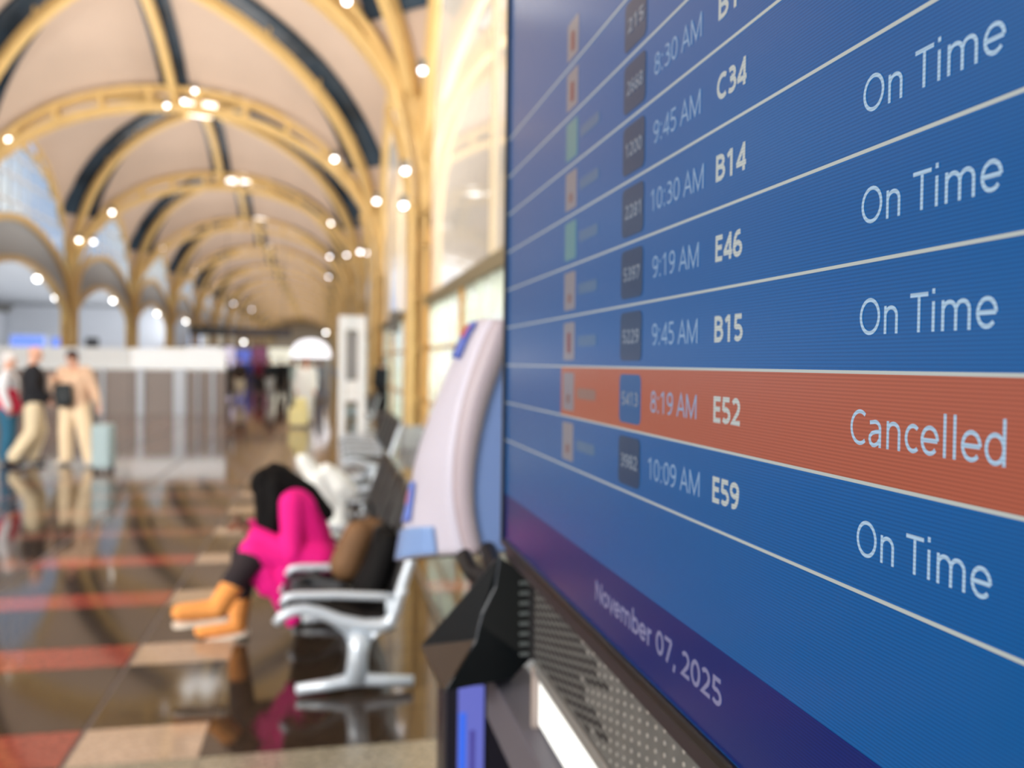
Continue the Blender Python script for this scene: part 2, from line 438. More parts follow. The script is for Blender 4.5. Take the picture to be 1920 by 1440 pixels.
# right window wall ----------------------------------------------------------
def frosted(name, col, clear, nscale=0):
    m = bpy.data.materials.new(name); m.use_nodes = True; MATS[name] = m
    t = m.node_tree; t.nodes.clear(); N = t.nodes.new
    o = N('ShaderNodeOutputMaterial'); mx = N('ShaderNodeMixShader'); m2 = N('ShaderNodeMixShader')
    a = N('ShaderNodeBsdfTransparent'); d = N('ShaderNodeBsdfDiffuse'); tr = N('ShaderNodeBsdfTranslucent')
    d.inputs[0].default_value = lin(col); tr.inputs[0].default_value = lin(col); mx.inputs[0].default_value = .6
    t.links.new(d.outputs[0], mx.inputs[1]); t.links.new(tr.outputs[0], mx.inputs[2]); m2.inputs[0].default_value = 1 - clear
    if nscale:
        n = N('ShaderNodeTexNoise'); n.inputs['Scale'].default_value = nscale; tx = N('ShaderNodeTexCoord'); r = N('ShaderNodeMapRange')
        r.inputs['From Min'].default_value = .35; r.inputs['From Max'].default_value = .65; r.inputs['To Min'].default_value = .25; r.inputs['To Max'].default_value = 1
        t.links.new(tx.outputs['Object'], n.inputs['Vector']); t.links.new(n.outputs['Fac'], r.inputs['Value']); t.links.new(r.outputs[0], m2.inputs[0])
    t.links.new(a.outputs[0], m2.inputs[1]); t.links.new(mx.outputs[0], m2.inputs[2]); t.links.new(m2.outputs[0], o.inputs[0]); return m
UPG = frosted('cream_frosted_pane', (246, 236, 222), .58)
LOG = frosted('pale_art_glass', (244, 252, 240), .4, 1.6)
BEAM = mat('window_beam', (140, 128, 100), .6)
nw = NW
for k in range(-1, 10):
    y0_, y1_ = Y0 + BAY * (k - 1) + .3, Y0 + BAY * k - .3
    win = empty_struct('window_%d' % nw, (XR + .1, (y0_ + y1_) / 2, 0)); nw += 1
    b = MB(); b.box((XR + .02, y0_, 2.75), (XR + .3, y1_, 2.95)); b.build('head_beam', BEAM, win)
    b = MB(); b.box((XR + .05, y0_, 0), (XR + .2, y1_, .12)); b.build('sill', BEAM, win)
    n = 3
    for i in range(n + 1):
        y = y0_ + (y1_ - y0_) * i / n
        b = MB(); b.box((XR + .03, y - .05, .1), (XR + .15, y + .05, 2.78)); b.build('mullion', YELD, win)
        if i < n:
            yn = y0_ + (y1_ - y0_) * (i + 1) / n
            b = MB(); b.box((XR + .09, y + .05, .12), (XR + .11, yn - .05, 2.75)); b.build('pane', LOG, win)
            for z in (.85, 1.9):
                b = MB(); b.box((XR + .05, y + .05, z), (XR + .13, yn - .05, z + .05)); b.build('glazing_bar', YELD, win)
    # upper cream struts over the beam
    for i in range(2, 3):
        y = y0_ + (y1_ - y0_) * i / 4; u = (y - Y0 - BAY * (k - .5)) / (BAY / 2)
        b = MB(); b.bar((XR + .12, y, 2.95), (XR + .12, y, arch_z(u, 5.4)), .07, .1); b.build('upper_mullion', CREAM, win)
    us = spaced(16)
    P = [[(XR + .12, Y0 + BAY * (k - .5) + u * (BAY / 2 - .3), 2.95), (XR + .12, Y0 + BAY * (k - .5) + u * (BAY / 2 - .3), arch_z(u, 5.4))] for u in us]
    b = MB(); b.grid(P); b.build('upper_pane', UPG, win)
# parapet and pale wall across the adjoining hall
b = MB(); b.box((15.9, -12, 0), (16.2, 80, 1.0)); struct(b.build('wall_right', mat('pale_parapet', (225, 222, 205), .8)))

# ------------------------------------------------------------------ spotlights
SPM = MB(); SPM.tube([(0, 0, .04), (0, 0, .26)], .11, 12); SPH = SPM.mesh('housing', HOUS)
def bulbm(r, m): b = MB(); b.ell((0, 0, 0), r, 12, 8); return b.mesh('lens', m, True)
BUL = bulbm(.085, LAMP); BULD = bulbm(.09, LAMPD)
def spot(px, py, Y, dim=False, lab='', grp='', s=1.0, rod=0, P=None):
    if 'right' in grp: Y -= 1.2
    p = P or at(px, py, Y)
    t = thing('spotlight', lab, 'light', p, grp, world=False)
    h = bpy.data.objects.new('housing', SPH); C.objects.link(h); h.parent = t; h.scale = (s,) * 3
    if rod: bb_ = MB(); bb_.tube([p + V((0, 0, .2)), (p.x, p.y, rod)], .02, 6); o_ = bb_.build('rod', HOUS); o_.parent = t; o_.location = -p
    l = bpy.data.objects.new('lens', BULD if dim else BUL); C.objects.link(l); l.parent = t; l.scale = (s,) * 3
YA, YBc, YCc, YD = Y0 + BAY, Y0 + 2 * BAY, Y0 + 3 * BAY, Y0 + 4 * BAY
ORD = ['leftmost', 'second', 'third', 'fourth', 'fifth', 'sixth', 'seventh', 'eighth', 'ninth', 'tenth']
def spots(lst, what, grp, dim=False, **kw):
    lst = sorted(lst); n = len(lst)
    for i, a in enumerate(lst):
        e = {q: (v(a) if callable(v) else v) for q, v in kw.items()}
        o_ = ORD[i] if i == 0 else ('rightmost' if i == n - 1 else ORD[i] + ' from the left')
        spot(*a, dim, '%s of the %s' % (o_, what), grp, **e)
spots([(152, 389, YBc - .5), (148, 450, YBc - .5), (210, 398, YBc - .6)], 'three bright spotlights on the nearest visible left column', 'spotlights of the nearest left column')
spot(17, 262, YA, lab='bright spotlight on the near arch at the left edge', grp='arch spotlights')
spot(175, 453, YBc, True, 'dim spotlight behind the struts of the nearest visible left column', 'spotlights of the nearest left column')
spots([(266, 460, YCc), (307, 466, YCc), (260, 505, YCc)], 'three pale spotlights on the second left column', 'spotlights of the second left column', True)
spots([(334, 504, YD), (366, 508, YD), (382, 532, YD + BAY), (407, 535, YD + BAY), (330, 538, YD), (376, 562, YD + BAY), (413, 553, YD + 2 * BAY), (438, 569, YD + 2 * BAY), (472, 580, YD + 3 * BAY)],
      'nine small pale spotlights far down the left column row', 'far left spotlights', True, s=1.1)
spots([(70, 522, 46), (104, 558, 60), (212, 563, 76), (230, 587, 80)], 'four bright downlights in the left aisle ceiling', 'aisle downlights', s=1.8, P=lambda a: atZ(a[0], a[1], 5.93))
spots([(295, 587, 83), (349, 602, 83), (457, 641, 90), (611, 623, 90)], 'four round downlights low in the distance under the vaults', 'distant downlights', s=1.8, rod=lambda a: 6.2 if a[0] < 400 else vault_at(at(*a).x, a[2]))
spots([(627, 298, YA - .5), (693, 290, YA - .5), (621, 418, YBc)], 'three white spotlights on the flank of the near arches', 'arch flank spotlights')
spots([(650, 478, YCc), (618, 481, YCc), (675, 472, YBc), (616, 519, YD), (666, 540, YD), (706, 377, YA), (674, 381, YBc), (653, 571, YD + BAY), (690, 474, YBc)],
      'nine pale spotlights among the right column struts', 'spotlights of the right columns', True)
spots([(650, 2, Y0 - 1), (792, 132, Y0 - .4), (757, 385, Y0), (760, 320, Y0)], 'four spotlights near the head of the nearest right column', 'lights of the nearest right-hand post', True, s=.7)
spots([(313, 198, YA - .3), (345, 190, YA - .3), (365, 170, YA - .3)], 'three small spotlights at the crown of the near arch', 'crown spotlights', True, s=.75)

# ------------------------------------------------------------------ flight display
PX = .33                      # plane of the display face
SLOPE = PX * 1687 / FPX
def zrow(s): return 1.65 - SLOPE * s
YF, YN = atX(951, 600, PX).y, -.32
ZB, ZT = zrow(.962), 2.42
def emis(name, rgb, e=1.0, base=(3, 3, 4), rough=.3, lines=True):
    m = mat(name, base, rough, emit=rgb, strength=e, spec=0.0)
    pb = m.node_tree.nodes['Principled BSDF']; pb.inputs['Coat Weight'].default_value = 1; pb.inputs['Coat IOR'].default_value = 1.46; pb.inputs['Coat Roughness'].default_value = .22
    if lines:
        t = m.node_tree; b = t.nodes['Principled BSDF']
        tx = t.nodes.new('ShaderNodeTexCoord'); wv = t.nodes.new('ShaderNodeTexWave'); wv.bands_direction = 'Z'; wv.wave_profile = 'SIN'
        wv.inputs['Scale'].default_value = 1 / (.00125 * 20) * 2 * pi * .5; mp = t.nodes.new('ShaderNodeMapRange')
        mp.inputs['To Min'].default_value = e * .86; mp.inputs['To Max'].default_value = e * 1.14
        t.links.new(tx.outputs['Object'], wv.inputs['Vector']); t.links.new(wv.outputs['Fac'], mp.inputs['Value'])
        t.links.new(mp.outputs[0], b.inputs['Emission Strength'])
    return m
E_BLUE = emis('screen_blue', (0, 86, 152)); E_DEEP = emis('screen_deep_blue', (0, 32, 104)); E_RED = emis('screen_red', (166, 86, 64))
E_LINE = emis('screen_line', (184, 190, 186), lines=False); E_TXT = emis('screen_text', (164, 192, 216)); E_TXT2 = emis('screen_gate_text', (184, 190, 188))
E_TIME = emis('screen_time_text', (134, 162, 194)); E_NUM = emis('screen_number_text', (124, 134, 150), lines=False)  # left-column colours dimmed to imitate contrast loss at the grazing angle
E_PLATE = emis('screen_number_plate', (16, 56, 94), lines=False); E_PLB = emis('screen_blue_plate', (8, 84, 142), lines=False)
E_WHITE = emis('screen_white', (130, 126, 136), lines=False); E_GREEN = emis('screen_pale_green', (84, 134, 144), lines=False); E_RD = emis('screen_logo_red', (120, 52, 58), lines=False)  # plates and marks greyed in colour for the grazing-view haze
E_DIM = emis('screen_dim_text', (66, 104, 144), lines=False); E_DATE = emis('screen_date_text', (128, 128, 164), lines=False)
BEZ = mat('bezel_black', (12, 12, 16), .35)
disp = thing('flight_information_display', 'large wall-mounted flight status screen with blue rows and one red Cancelled row', 'screen', (PX, YF, ZB))
b = MB(); b.box((PX, YN, ZB), (PX + .012, YF, ZT)); b.build('screen_panel', E_BLUE, disp)
b = MB()
b.box((PX - .006, YF, ZB - .012), (PX + .06, YF + .012, ZT + .012)); b.box((PX - .006, YN, ZB - .012), (PX + .06, YF, ZB))
b.box((PX - .006, YN, ZT), (PX + .06, YF, ZT + .012)); b.box((PX - .006, YN - .012, ZB - .012), (PX + .06, YN, ZT + .012))
b.build('bezel', BEZ, disp, bevel=.002)
b = MB(); b.box((PX + .012, YN, ZB + .002), (PX + .075, YF - .002, ZT)); b.build('back_housing', mat('housing_gray', (70, 70, 78), .5), disp)
b = MB(); b.box((PX - .001, YN, ZB - .034), (PX + .05, YF - .01, ZB - .013)); b.build('lower_lip', mat('lip_dark', (44, 38, 42), .5, spec=.3), disp, bevel=.003)
def plate(name, y0, y1, z0, z1, m, lift, rnd=0, parent=disp):
    b = MB(); xx = PX - lift
    if rnd:
        pts = []
        for cy, cz, a0 in ((y1 - rnd, z1 - rnd, 0), (y0 + rnd, z1 - rnd, 90), (y0 + rnd, z0 + rnd, 180), (y1 - rnd, z0 + rnd, 270)):
            for i in range(6):
                t = radians(a0 + i * 18); pts.append((xx, cy + rnd * cos(t), cz + rnd * sin(t)))
        b.prism(pts, (lift * .9, 0, 0))
    else: b.box((xx, y0, z0), (PX - lift * .1, y1, z1))
    return b.build(name, m, parent)
ROW = .2045
def zl(k): return zrow(.0076 + ROW * k)      # line k (0 = above the red row)

CAPH, XH = .714, .536
def el_(cx, cy, rx, ry, a0=0, a1=360, n=26):
    return [(cx + rx * cos(radians(a0 + (a1 - a0) * i / n)), cy + ry * sin(radians(a0 + (a1 - a0) * i / n))) for i in range(n + 1)]
def glyph(ch, w):
    h = w / 2; C_, X_ = CAPH, XH
    def arch(x0, x1): return [(x0, X_ * .55)] + el_((x0 + x1) / 2, X_ - h - .16, (x1 - x0) / 2, .16, 180, 0, 14) + [(x1, 0)]
    six = [el_(.29, .22, .2, .22 - h, 0, 360), [(.09, .22), (.10, .36), (.14, .50), (.21, .60), (.30, C_ - h - .012), (.44, C_ - h)]]
    G = {
     ' ': (.26, []), 'O': (.78, [el_(.39, C_ / 2, .31, C_ / 2 - h + .008)]), 'n': (.62, [[(.13, 0), (.13, X_)], arch(.13, .49)]),
     'T': (.56, [[(.02, C_ - h), (.54, C_ - h)], [(.28, 0), (.28, C_ - h)]]), 'i': (.26, [[(.13, 0), (.13, X_)], [(.13, .67), (.13, .67 + max(w, .09))]]),
     'm': (.94, [[(.13, 0), (.13, X_)], arch(.13, .47), arch(.47, .81)]), 'e': (.57, [el_(.29, X_ / 2, .215, X_ / 2 - h, 0, 318), [(.08, X_ / 2), (.505, X_ / 2)]]),
     'C': (.63, [el_(.38, C_ / 2, .30, C_ / 2 - h, 52, 308)]), 'c': (.48, [el_(.29, X_ / 2, .205, X_ / 2 - h, 50, 310)]),
     'a': (.57, [[(.10, X_ - .06)] + el_(.28, X_ - h - .13, .165, .13, 110, 0, 10) + [(.445, 0)], [(.445, .315), (.30, .30), (.18, .27), (.11, .21), (.10, .15), (.13, .08), (.20, h), (.28, h), (.37, .08), (.445, .17)]]),
     'l': (.26, [[(.13, 0), (.13, .766)]]), 'd': (.62, [el_(.285, X_ / 2, .205, X_ / 2 - h), [(.49, 0), (.49, .766)]]), 'b': (.62, [el_(.335, X_ / 2, .205, X_ / 2 - h), [(.13, 0), (.13, .766)]]),
     'A': (.63, [[(.03, 0), (.315, C_ - h * .6), (.60, 0)], [(.13, .24), (.50, .24)]]), 'M': (.9, [[(.12, 0), (.12, C_)], [(.12, C_ - h * .6), (.45, .05), (.78, C_ - h * .6)], [(.78, 0), (.78, C_)]]),
     'B': (.64, [[(.13, 0), (.13, C_)], [(.13, C_ - h), (.3, C_ - h)] + el_(.31, (C_ - h + .38) / 2, .19, (C_ - h - .38) / 2, 80, -90, 12) + [(.13, .38)], [(.13, .38)] + el_(.32, (.38 + h) / 2, .22, (.38 - h) / 2, 90, -90, 12) + [(.13, h)]]),
     'E': (.56, [[(.13, 0), (.13, C_)], [(.13, h), (.5, h)], [(.13, .375), (.47, .375)], [(.13, C_ - h), (.5, C_ - h)]]),
     'N': (.76, [[(.12, 0), (.12, C_)], [(.12, C_ - h), (.64, h)], [(.64, 0), (.64, C_)]]), 'o': (.6, [el_(.30, X_ / 2, .225, X_ / 2 - h)]),
     'v': (.5, [[(.03, X_), (.25, h * .4), (.47, X_)]]), 'r': (.41, [[(.13, 0), (.13, X_)], [(.13, X_ * .5)] + el_(.33, X_ - h - .17, .2, .17, 170, 80, 8)]),
     ',': (.26, [[(.15, .10), (.08, -.12)]]), ':': (.27, [[(.135, 0), (.135, max(w, .09) * 1.1)], [(.135, .44), (.135, .44 + max(w, .09) * 1.1)]]),
     '0': (.57, [el_(.285, C_ / 2, .205, C_ / 2 - h)]), '1': (.57, [[(.10, .55), (.30, C_ - h * .6)], [(.315, 0), (.315, C_)]]),
     '2': (.57, [el_(.265, C_ - h - .165, .18, .165, 150, -25, 14) + [(.38, .33), (.10, h), (.51, h)]]),
     '3': (.57, [el_(.25, C_ - h - (C_ - h - .38) / 2, .19, (C_ - h - .38) / 2, 130, -90, 14) + [(.18, .38)], [(.18, .38), (.26, .38)] + el_(.26, (.38 + h) / 2, .215, (.38 - h) / 2, 90, -135, 14)]),
     '4': (.57, [[(.42, 0), (.42, C_)], [(.42, C_ - h), (.06, .19)], [(.03, .19), (.54, .19)]]),
     '5': (.57, [[(.47, C_ - h), (.14, C_ - h), (.12, .40)] + el_(.26, .225, .21, .225 - h, 112, -140, 16)]),
     '6': (.57, six), '9': (.57, [[(.57 - x_, C_ - y_) for x_, y_ in q] for q in six]), '7': (.57, [[(.05, C_ - h), (.5, C_ - h)], [(.49, C_ - h), (.19, 0)]]),
     '8': (.57, [el_(.285, C_ - h - .15, .165, .15), el_(.285, (C_ - 2 * h - .3 + h) / 2 + h * .5, .205, (C_ - 2 * h - .3) / 2)])}
    return G[ch]
def ribbon(pts, w):
    P = [V((x, y, 0)) for x, y in pts]; closed = (P[0] - P[-1]).length < 1e-4 and len(P) > 3; L = []; R_ = []
    for i, p in enumerate(P):
        a = P[i - 1] if i else (P[-2] if closed else None); c = P[i + 1] if i < len(P) - 1 else (P[1] if closed else None)
        d1 = (p - a).normalized() if a is not None else None; d2 = (c - p).normalized() if c is not None else None
        if d1 is None: d1 = d2
        if d2 is None: d2 = d1
        n1, n2 = V((-d1.y, d1.x, 0)), V((-d2.y, d2.x, 0)); m = n1 + n2; m = m.normalized() if m.length > .1 else n1
        k = 1 / max(.45, m.dot(n1)); L.append(p + m * w / 2 * k); R_.append(p - m * w / 2 * k)
    return L, R_
def text(s, xl, xr, py, k, cap, m, name, w=.078, zc=None, lift=.0006, parent=disp):
    z = zrow(.0076 + ROW * (k + .5)) if zc is None else zc
    ya = atX(xl, py, PX).y; yb = atX(xr, py, PX).y
    x = 0; quads = []
    for ch in s:
        adv, st = glyph(ch, w)
        for pl in st:
            L, R_ = ribbon(pl, w)
            for i in range(len(L) - 1): quads.append([(q.x + x, q.y) for q in (L[i], R_[i], R_[i + 1], L[i + 1])])
        x += adv
    xs = [q[0] for Q in quads for q in Q]; x0_, x1_ = min(xs), max(xs); sx_ = (ya - yb) / (x1_ - x0_); sz_ = cap / CAPH
    b = MB()
    for Q in quads: b.add([(PX - lift, ya - (a - x0_) * sx_, z + (c - CAPH / 2) * sz_) for a, c in Q], [(0, 1, 2, 3)])
    return b.build(name, m, parent)
rows = [  # k, number, time, gate, status, time x, gate x, status x, line pixel y, logo colour
    (-4, '2668', '8:30 AM', 'B10', 'On Time', (1229, 1316, 85), (1349, 1410, 0), (1640, 1900, -330), 'G', 'Southern'),
    (-3, '1200', '9:45 AM', 'C34', 'On Time', (1227, 1314, 215), (1346, 1401, 138), (1628, 1892, -120), 'W', 'Frontal'),
    (-2, '2281', '10:30 AM', 'B14', 'On Time', (1222, 1320, 350), (1344, 1400, 297), (1622, 1887, 110), 'G', 'Northern'),
    (-2 + 1, '5397', '9:19 AM', 'E46', 'On Time', (1225, 1311, 480), (1343, 1393, 450), (1618, 1882, 340), 'W', 'Northern'),
    (0 - 0, '5229', '9:45 AM', 'B15', 'On Time', (1224, 1309, 608), (1341, 1394, 608), (1614, 1873, 580), 'R', 'Coast'),
    (1, '5413', '8:19 AM', 'E52', 'Cancelled', (1221, 1307, 752), (1339, 1389, 762), (1596, 1889, 812), 'W2', 'Northern'),
    (2, '3982', '10:09 AM', 'E59', 'On Time', (1216, 1313, 888), (1337, 1387, 918), (1607, 1863, 1045), 'W', 'Northern')]
yl = {n: atX(x, 684, PX).y for n, x in (('band', 1053), ('logo0', 1057), ('logo1', 1077), ('pl0', 1163), ('pl1', 1203))}
for (k, num, tm, gt, stt, tx, gx, sx, lc, al) in rows:
    k -= 1
    top, bot = zl(k), zl(k + 1); mid = (top + bot) / 2
    red = stt == 'Cancelled'
    if red: plate('cancelled_band', YN + .001, yl['band'], bot, top, E_RED, .0003)
    plate('row_line', YN + .001, YF - .001, bot - .0011, bot + .0011, E_LINE, .0009)
    plate('flight_number_plate', yl['pl1'], yl['pl0'], mid - .027, mid + .027, E_PLB if red else E_PLATE, .0006, .008)
    lg = plate('airline_plate', yl['logo1'], yl['logo0'], mid - .026, mid + .026, E_GREEN if lc == 'G' else E_WHITE, .0006, .004)
    if lc != 'G': plate('airline_mark', yl['logo1'] + .02, yl['logo0'] - .02, mid - .016, mid + (.012 if lc == 'R' else -.004), E_RD if lc == 'R' else emis('screen_mark_rust', (122, 88, 90), lines=False), .0012, .004)
    yy = {-5: 60, -4: 65, -3: 165, -2: 255, -1: 345, 0: 440}.get(k, 600)
    text(num, 1169, 1199, 684, k, .0155, E_NUM, 'flight_number_text', lift=.0012, w=.13)
    plate('airline_name', atX(1118, 684, PX).y, atX(1083, 684, PX).y, mid - .008, mid + .006, emis('screen_dim_rose', (136, 104, 98), lines=False) if red else E_DIM, .0005, .005)
    text(tm, tx[0], tx[1], tx[2], k, .0222, E_TIME, 'time_text')
    text(gt, gx[0], gx[1], gx[2], k, .0226, E_TXT2, 'gate_text', w=.135)
    text(stt, sx[0], sx[1], sx[2], k, .0224, E_TXT, 'status_text')
for k, num, lc in ((-6, '215', 'W'), (-7, '1187', 'G')):
    mid = (zl(k) + zl(k + 1)) / 2
    plate('row_line', YN + .001, YF - .001, zl(k + 1) - .0011, zl(k + 1) + .0011, E_LINE, .0009)
    plate('flight_number_plate', yl['pl1'], yl['pl0'], mid - .027, mid + .027, E_PLATE, .0006, .008)
    plate('airline_plate', yl['logo1'], yl['logo0'], mid - .026, mid + .026, E_WHITE, .0006, .004)
    plate('airline_mark', yl['logo1'] + .02, yl['logo0'] - .02, mid - .016, mid + .01, E_RD, .0012, .004)
    text(num, 1169, 1199, 684, k, .0155, E_NUM, 'flight_number_text', lift=.0012, w=.13)
plate('date_bar', YN + .001, YF - .001, ZB + .001, zrow(.712), E_DEEP, .0004)
text('November 07, 2025', 1117, 1357, 1200, 0, .0245, E_DATE, 'date_text', w=.12, zc=zrow(.82), lift=.001)

# ------------------------------------------------------------------ stand under the display
GM = mat('brushed_gray_metal', (104, 106, 106), .45, .4, noise=.15, nscale=30)
std = thing('display_stand', 'gray steel cabinet with a perforated panel under the flight screen', 'stand', (PX + .1, .5, 0))
ZP0, ZP1 = zrow(1.43), ZB - .034
YP = atX(993, 1150, PX).y
b = MB(); b.box((PX + .008, YN, ZP0), (PX + .05, YP, ZP1)); b.build('perforated_panel', GM, std, bevel=.003)
dm = MB(); dk = MB()
ny = int((YP - YN) / .024)
for i in range(ny):
    y = YP - .012 - i * .024
    for j in range(11):
        z = ZP0 + .010 + j * .0125 + (i % 2) * .00625
        if z > ZP1 - .006: continue
        if YP - y < .32 + .06 * sin(j * 1.3):
            dk.box((PX + .0070, y - .0105, z - .0028), (PX + .0079, y + .0105, z + .0028))
        else:
            n = 8; r = .0024
            dm.prism([(PX + .0075, y + r * cos(2 * pi * q / n), z + r * sin(2 * pi * q / n)) for q in range(n)], (-.0012, 0, 0))
for bb_, nm, m_ in ((dm, 'raised_dot', mat('dot_light', (186, 184, 180), .3, .4)), (dk, 'perforation', mat('hole_dark', (26, 24, 26), .8))):
    o = bb_.build(nm, m_, std); o['kind'] = 'stuff'
b = MB(); b.box((PX + .004, YN, zrow(1.485)), (PX + .05, YP - .01, ZP0 - .001)); b.build('trim_strip', mat('pale_steel', (150, 152, 152), .35, .6), std, bevel=.003)
LB = mat('lit_white_panel', (240, 244, 242), .3, emit=(236, 242, 240), strength=.55)  # emission put in for the bright reflection on this panel
b = MB(); b.box((PX + .012, YN, zrow(1.72)), (PX + .05, YP - .02, zrow(1.487))); b.build('white_panel', LB, std)
b = MB(); b.box((PX + .002, YP - .022, zrow(1.75)), (PX + .05, YP - .008, zrow(1.45))); b.build('corner_post', mat('tan_edge', (150, 138, 132), .5), std)
b = MB(); b.box((PX - .02, YN, zrow(2.02)), (PX + .06, atX(912, 1290, PX - .02).y, zrow(1.74))); b.build('gray_rail', mat('rail_gray', (84, 82, 92), .5), std, bevel=.004)
b = MB(); b.box((PX + .03, YN, 0), (PX + .35, YP + .15, zrow(2.0))); b.build('cabinet_body', mat('cabinet_dark', (40, 40, 48), .5), std, bevel=.005)
b = MB(); b.box((PX + .051, YN, zrow(2.0)), (PX + .30, YP - .05, zrow(1.05))); b.build('back_box', mat('cabinet_dark', (40, 40, 48), .5), std)
# bright steel bracket between bin and panel
b = MB(); p = at(962, 1275, 1.75); b.box((p.x - .035, 1.70, p.z - .015), (p.x + .05, 1.78, p.z + .03)); b.build('steel_bracket', ALU, std, bevel=.004)

# low tower, blue reflection in its front panel painted as glowing strips
lt = thing('kiosk_tower', 'low dark kiosk tower with a blue glowing front strip beside the display stand', 'kiosk', (.3, 1.95, 0))
xa, xb = at(833, 1380, 1.9).x, at(908, 1380, 1.9).x
zt = at(860, 1284, 1.9).z
b = MB(); b.box((xa, 1.9, 0), (xb + .1, 2.03, zt)); b.build('tower_body', mat('tower_black', (26, 24, 34), .35), lt, bevel=.004)
b = MB(); b.box((at(858, 1380, 1.9).x, 1.893, .3), (at(906, 1380, 1.9).x, 1.8995, zt - .004)); b.build('glowing_strip', mat('violet_screen', (40, 44, 90), .2, emit=(112, 118, 206), strength=.8), lt)
b = MB(); b.box((at(860, 1380, 1.9).x, 1.890, .3), (at(872, 1380, 1.9).x, 1.893, zt - .06)); b.build('blue_stripe', mat('blue_screen', (30, 60, 160), .2, emit=(58, 104, 210), strength=.9), lt)
b = MB(); b.box((at(880, 1380, 1.9).x, 1.8905, .3), (at(889, 1380, 1.9).x, 1.893, zt - .1)); b.build('dark_stripe', mat('violet_dark', (50, 44, 100), .2, emit=(70, 66, 140), strength=.8), lt)

# ------------------------------------------------------------------ black scoop bin hung at the end of the panel
bn = thing('literature_bin', 'black faceted plastic bin hanging below the end of the flight screen', 'bin', (.28, 1.6, 1.2))
YNb, YFb = 1.52, 1.72
A_, B_, C_, D_, E_, F_ = [at(x, y, YNb) for x, y in ((938, 1045), (988, 1078), (992, 1236), (962, 1268), (838, 1292), (893, 1200))]
T_ = at(792, 1212, YFb); A2 = at(930, 1052, YFb); E2 = at(826, 1290, YFb - .05); B2, C2, D2 = [at(x, y, YFb) for x, y in ((985, 1075), (990, 1240), (960, 1262))]
def tri(name, pts, fs, m, th=.003):
    b = MB(); b.add(pts, fs)
    o = b.build(name, m, bn); s = o.modifiers.new('thick', 'SOLIDIFY'); s.thickness = th; return o
tri('upper_face', [A_, F_, T_, A2], [(0, 1, 2, 3)], BLKP)
tri('lower_face', [T_, F_, E_, E2], [(0, 1, 2, 3)], mat('smoked_plastic', (60, 48, 38), .4, spec=.2))
G_ = at(905, 1150, YNb); H_ = at(930, 1100, YNb)
tri('near_face', [A_, B_, C_, F_ * .4 + G_ * .6, H_], [(0, 1, 2, 3, 4)], mat('bin_side', (26, 28, 28), .5, spec=.2))
tri('bottom_face', [F_, F_ * .4 + G_ * .6, C_, D_, E_], [(0, 1, 2, 3, 4)], BLKP)
tri('back_face', [A2, B2, C2, D2, E2, T_], [(0, 1, 2, 3, 4, 5)], BLKP)
tri('under_face', [E_, D_, D2, E2], [(0, 1, 2, 3)], BLKP)
b = MB(); b.tube([A_, H_, G_, F_, F_ * .5 + E_ * .5 + V((.004, 0, -.002)), E_], .0028, 8); b.tube([T_, F_], .0022, 8); b.build('rim', mat('rim_gray', (50, 56, 64), .4), bn)
for i in range(8):
    p = at(986, 1092 + i * 19, YNb - .004); b = MB(); b.box((p.x - .012, p.y - .006, p.z - .0025), (p.x + .004, p.y + .004, p.z + .0025)); b.build('rib', mat('rib_gray', (92, 98, 98), .35), bn)
# black arm and bolt behind it
arm = MB(); arm.tube([at(868, 1040, 1.95), at(885, 1075, 1.9), at(930, 1100, 1.8), at(975, 1120, 1.75)], .018, 10); arm.tube([at(915, 1030, 1.95), at(930, 1075, 1.85)], .02, 10)

# ------------------------------------------------------------------ white and blue kiosk head
kh = thing('self_service_kiosk', 'white and blue curved kiosk shell seen from the side, behind the screen edge', 'kiosk', (.3, 2.1, 0))
KW = mat('kiosk_white', (192, 189, 204), .45); KB = mat('kiosk_beige', (168, 156, 164), .45); KBL = mat('kiosk_blue', (112, 138, 190), .45); KD = mat('kiosk_blue_dark', (70, 100, 160), .45)
def interp(cv, t):
    n = len(cv) - 1; i = min(int(t * n), n - 1); f = t * n - i
    def cr_(p0, p1, p2, p3, f):
        return .5 * ((2 * p1) + (-p0 + p2) * f + (2 * p0 - 5 * p1 + 4 * p2 - p3) * f * f + (-p0 + 3 * p1 - 3 * p2 + p3) * f ** 3)
    g = lambda j: cv[max(0, min(n, j))]
    return V([cr_(g(i - 1)[q], g(i)[q], g(i + 1)[q], g(i + 2)[q], f) for q in range(3)])
YK0, YK1 = 2.0, 2.36
farc = [at(x, y, YK1) for x, y in ((898, 604), (872, 632), (835, 712), (804, 790), (779, 868), (770, 930), (757, 990), (746, 1052))]
nearc = [at(x, y, YK0) for x, y in ((926, 599), (905, 640), (876, 720), (858, 800), (850, 868), (850, 930), (858, 985), (872, 1038))]
bluec = [at(x, y, YK0 - .012) for x, y in ((953, 601), (945, 665), (918, 745), (900, 815), (890, 880), (888, 935), (893, 985), (905, 1036))]
def surf(t, s):
    p = interp(farc, t); q = interp(nearc, t); r = p.lerp(q, s)
    r = r + V((-.018 * sin(pi * s), 0, .004 * sin(pi * s))); return r
NS = 24
P = [[surf(i / NS, j / 8) for j in range(9)] for i in range(NS + 1)]
b = MB(); b.grid(P); o = b.build('front_shell', KW, kh, smooth=True); s = o.modifiers.new('thick', 'SOLIDIFY'); s.thickness = .006; s.offset = 0
P = [[interp(nearc, i / NS), interp(nearc, i / NS).lerp(interp(bluec, i / NS), .5) + V((0, -.006, 0)), interp(bluec, i / NS)] for i in range(NS + 1)]
b = MB(); b.grid(P); o = b.build('side_trim', KB, kh, smooth=True); s = o.modifiers.new('thick', 'SOLIDIFY'); s.thickness = .006; s.offset = 0
xr = atX(960, 800, 0.47).x
